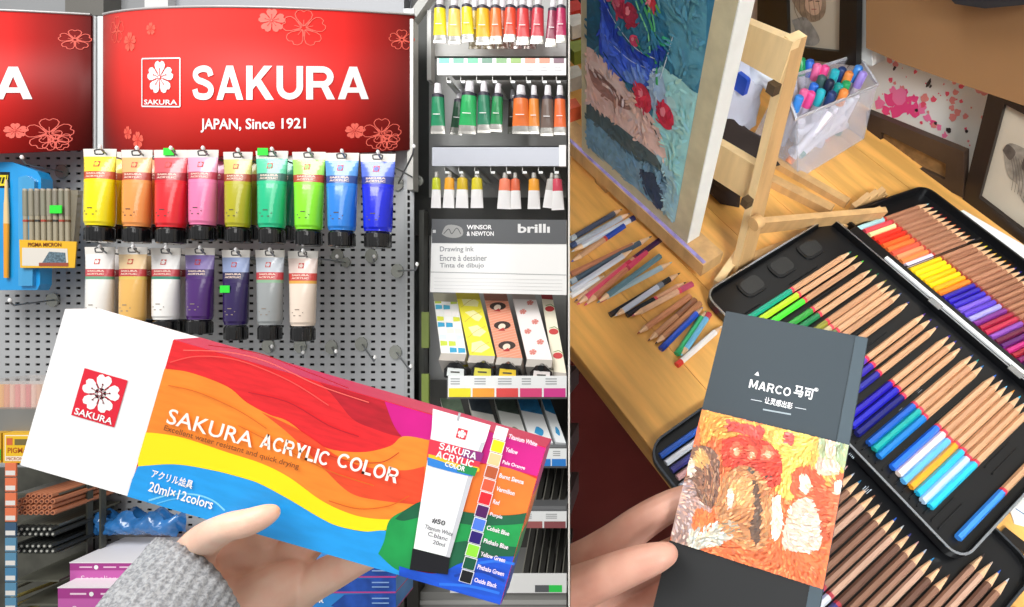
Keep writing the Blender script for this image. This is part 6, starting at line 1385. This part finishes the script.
# left hand: thumb over the front of the box, palm below it, fingers behind
hand = flesh('person_hand', [
    [(165, 640, .320, 34), (190, 600, .340, 29), (189, 566, .338, 23), (202, 543, .324, 19), (226, 528, .3035, 15.5), (246, 523, .3015, 14.5), (262, 517, .3020, 12.5), (271, 513, .3035, 9.5)],   # thumb
    [(165, 640, .31, 36), (205, 610, .345, 36), (245, 600, .372, 32), (280, 590, .375, 24)],     # heel of the hand
    [(190, 600, .345, 28), (215, 565, .362, 24), (245, 558, .372, 22), (285, 560, .380, 20), (310, 540, .378, 18)],      # web towards index finger
    [(235, 620, .350, 36), (272, 592, .360, 27), (292, 578, .365, 18)],        # pad under the fingers
    [(280, 610, .378, 22), (305, 588, .372, 20), (335, 571, .362, 18.5), (362, 560, .352, 13.5), (380, 556, .345, 8.5)],   # little finger under the box edge
    [(230, 585, .378, 24), (262, 540, .378, 17), (280, 490, .366, 15), (300, 455, .349, 13.5), (318, 425, .346, 11)],    # middle finger behind
    [(255, 590, .38, 24), (292, 550, .378, 16), (318, 508, .364, 14), (340, 478, .349, 12.5), (356, 450, .346, 10)],     # ring finger behind
    [(205, 575, .372, 24), (228, 535, .375, 17), (242, 490, .362, 15), (255, 450, .349, 13.5), (266, 418, .346, 11)],    # index finger behind
], SK1)
tag(hand, 'pale hand holding the rainbow swirled paint box, thumb in front', 'person')
# thumb nail on the far edge of the tip
def nail(hand_, px, py, Y, rx_, rz_, ang, m, tilt=0):
    p = at(px, py, Y); b_ = MB(); k = Y/F; pts = [(rx_*k*math.cos(a)*(1 if math.cos(a) > 0 else 1.0), rz_*k*math.sin(a)) for a in [i*math.pi/8 for i in range(16)]]
    n = len(pts); vs = [(0, -.0006, 0)]+[(x*.6, -.0004, z*.6) for x, z in pts]+[(x, .0006, z) for x, z in pts]
    b_.add(vs, [(0, 1+i, 1+(i+1) % n) for i in range(n)]+[(1+i, 1+n+i, 1+n+(i+1) % n, 1+(i+1) % n) for i in range(n)], m, True)
    o = b_.build('fingernail'); o.matrix_world = L3(p) @ RY(ang) @ RX(tilt); o.parent = hand_; return o
None and nail(hand, 266, 507.5, .2985, 8, 3.5, math.radians(22), M('#f6d6c6', .25, coat=.4), .9)
# grey ribbed knit sleeve
b = MB(); KN = bpy.data.materials.new('grey_knit'); KN.use_nodes = True; nt = KN.node_tree; bs = nt.nodes['Principled BSDF']; bs.inputs['Roughness'].default_value = .9
tc = nt.nodes.new('ShaderNodeTexCoord'); n1 = nt.nodes.new('ShaderNodeTexNoise'); n1.inputs['Scale'].default_value = 650; n1.inputs['Detail'].default_value = 4
mx_ = nt.nodes.new('ShaderNodeMixRGB'); mx_.inputs[1].default_value = srgb('#7e8084'); mx_.inputs[2].default_value = srgb('#a9abae'); rp = nt.nodes.new('ShaderNodeValToRGB'); rp.color_ramp.elements[0].position = .36; rp.color_ramp.elements[1].position = .62
nt.links.new(tc.outputs['Object'], n1.inputs['Vector']); nt.links.new(n1.outputs['Fac'], rp.inputs[0]); nt.links.new(rp.outputs[0], mx_.inputs[0]); nt.links.new(mx_.outputs[0], bs.inputs['Base Color'])
bp = nt.nodes.new('ShaderNodeBump'); bp.inputs['Strength'].default_value = .6; bp.inputs['Distance'].default_value = .0008; nt.links.new(n1.outputs['Fac'], bp.inputs['Height']); nt.links.new(bp.outputs[0], bs.inputs['Normal'])
# cuff mouth runs from (160,535) down to (240,607+); arm goes down to the left
c0 = at(199, 577, .318); c1 = at(150, 655, .285); ax = (c1-c0).normalized(); across = (at(246, 612, .328)-at(160, 536, .328)).normalized(); dep = ax.cross(across).normalized()
hw = 55*.328/F; NS = 132; NL = 26; vs = []
for j in range(NL+1):
    s_ = j/NL*.135; g = 1+.12*min(1, s_/.03)
    for i in range(NS):
        a = 2*math.pi*i/NS; rib = 1+.03*math.cos(a*34)*(1 if j else .8); rr = hw*g*rib*(1.02 if j < 2 else 1)
        p = c0+ax*s_+across*math.cos(a)*rr+dep*math.sin(a)*rr*.50+ax*(.0012*math.sin(a*3)+.0006*math.sin(j*1.3)); vs.append(tuple(p))
ni = len(vs)
for j in range(4):
    for i in range(NS):
        a = 2*math.pi*i/NS; rr = hw*.93; p = c0+ax*(j*.012+.0004)+across*math.cos(a)*rr+dep*math.sin(a)*rr*.50; vs.append(tuple(p))
fs = [(j*NS+i, (j+1)*NS+i, (j+1)*NS+(i+1) % NS, j*NS+(i+1) % NS) for j in range(NL) for i in range(NS)]
fs += [(ni+j*NS+i, ni+j*NS+(i+1) % NS, ni+(j+1)*NS+(i+1) % NS, ni+(j+1)*NS+i) for j in range(3) for i in range(NS)]
fs += [(i, (i+1) % NS, ni+(i+1) % NS, ni+i) for i in range(NS)]
b.add(vs, fs, KN, True); b.build('sleeve', hand)['label'] = 'grey ribbed knit cuff'
# right hand: thumb in front of the booklet, index finger behind it
hand2 = flesh('person_hand', [
    [(470, 640, .40, 50), (530, 612, .385, 36), (575, 590, .372, 24), (612, 574, .358, 20.5), (640, 563, .3500, 18), (658, 557, .3470, 15), (667, 554, .3465, 12)],   # thumb
    [(470, 640, .43, 50), (530, 590, .42, 34), (575, 568, .405, 24), (608, 548, .397, 21), (640, 524, .390, 18.5), (670, 506, .386, 16), (702, 494, .384, 14), (722, 488, .383, 11)],  # index finger
    [(480, 650, .44, 48), (560, 610, .43, 26), (605, 590, .42, 19), (650, 565, .405, 17), (690, 545, .39, 15), (715, 535, .383, 12)],     # middle finger, behind
    [(490, 660, .45, 44), (570, 625, .44, 24), (620, 610, .42, 18), (665, 595, .40, 15), (695, 582, .383, 12)],
], SK2)
tag(hand2, 'warm toned hand pinching the dark booklet from the left', 'person')
bpy.context.view_layer.update(); cut_at_partition(hand2, 1, .0008)
bpy.context.view_layer.update()
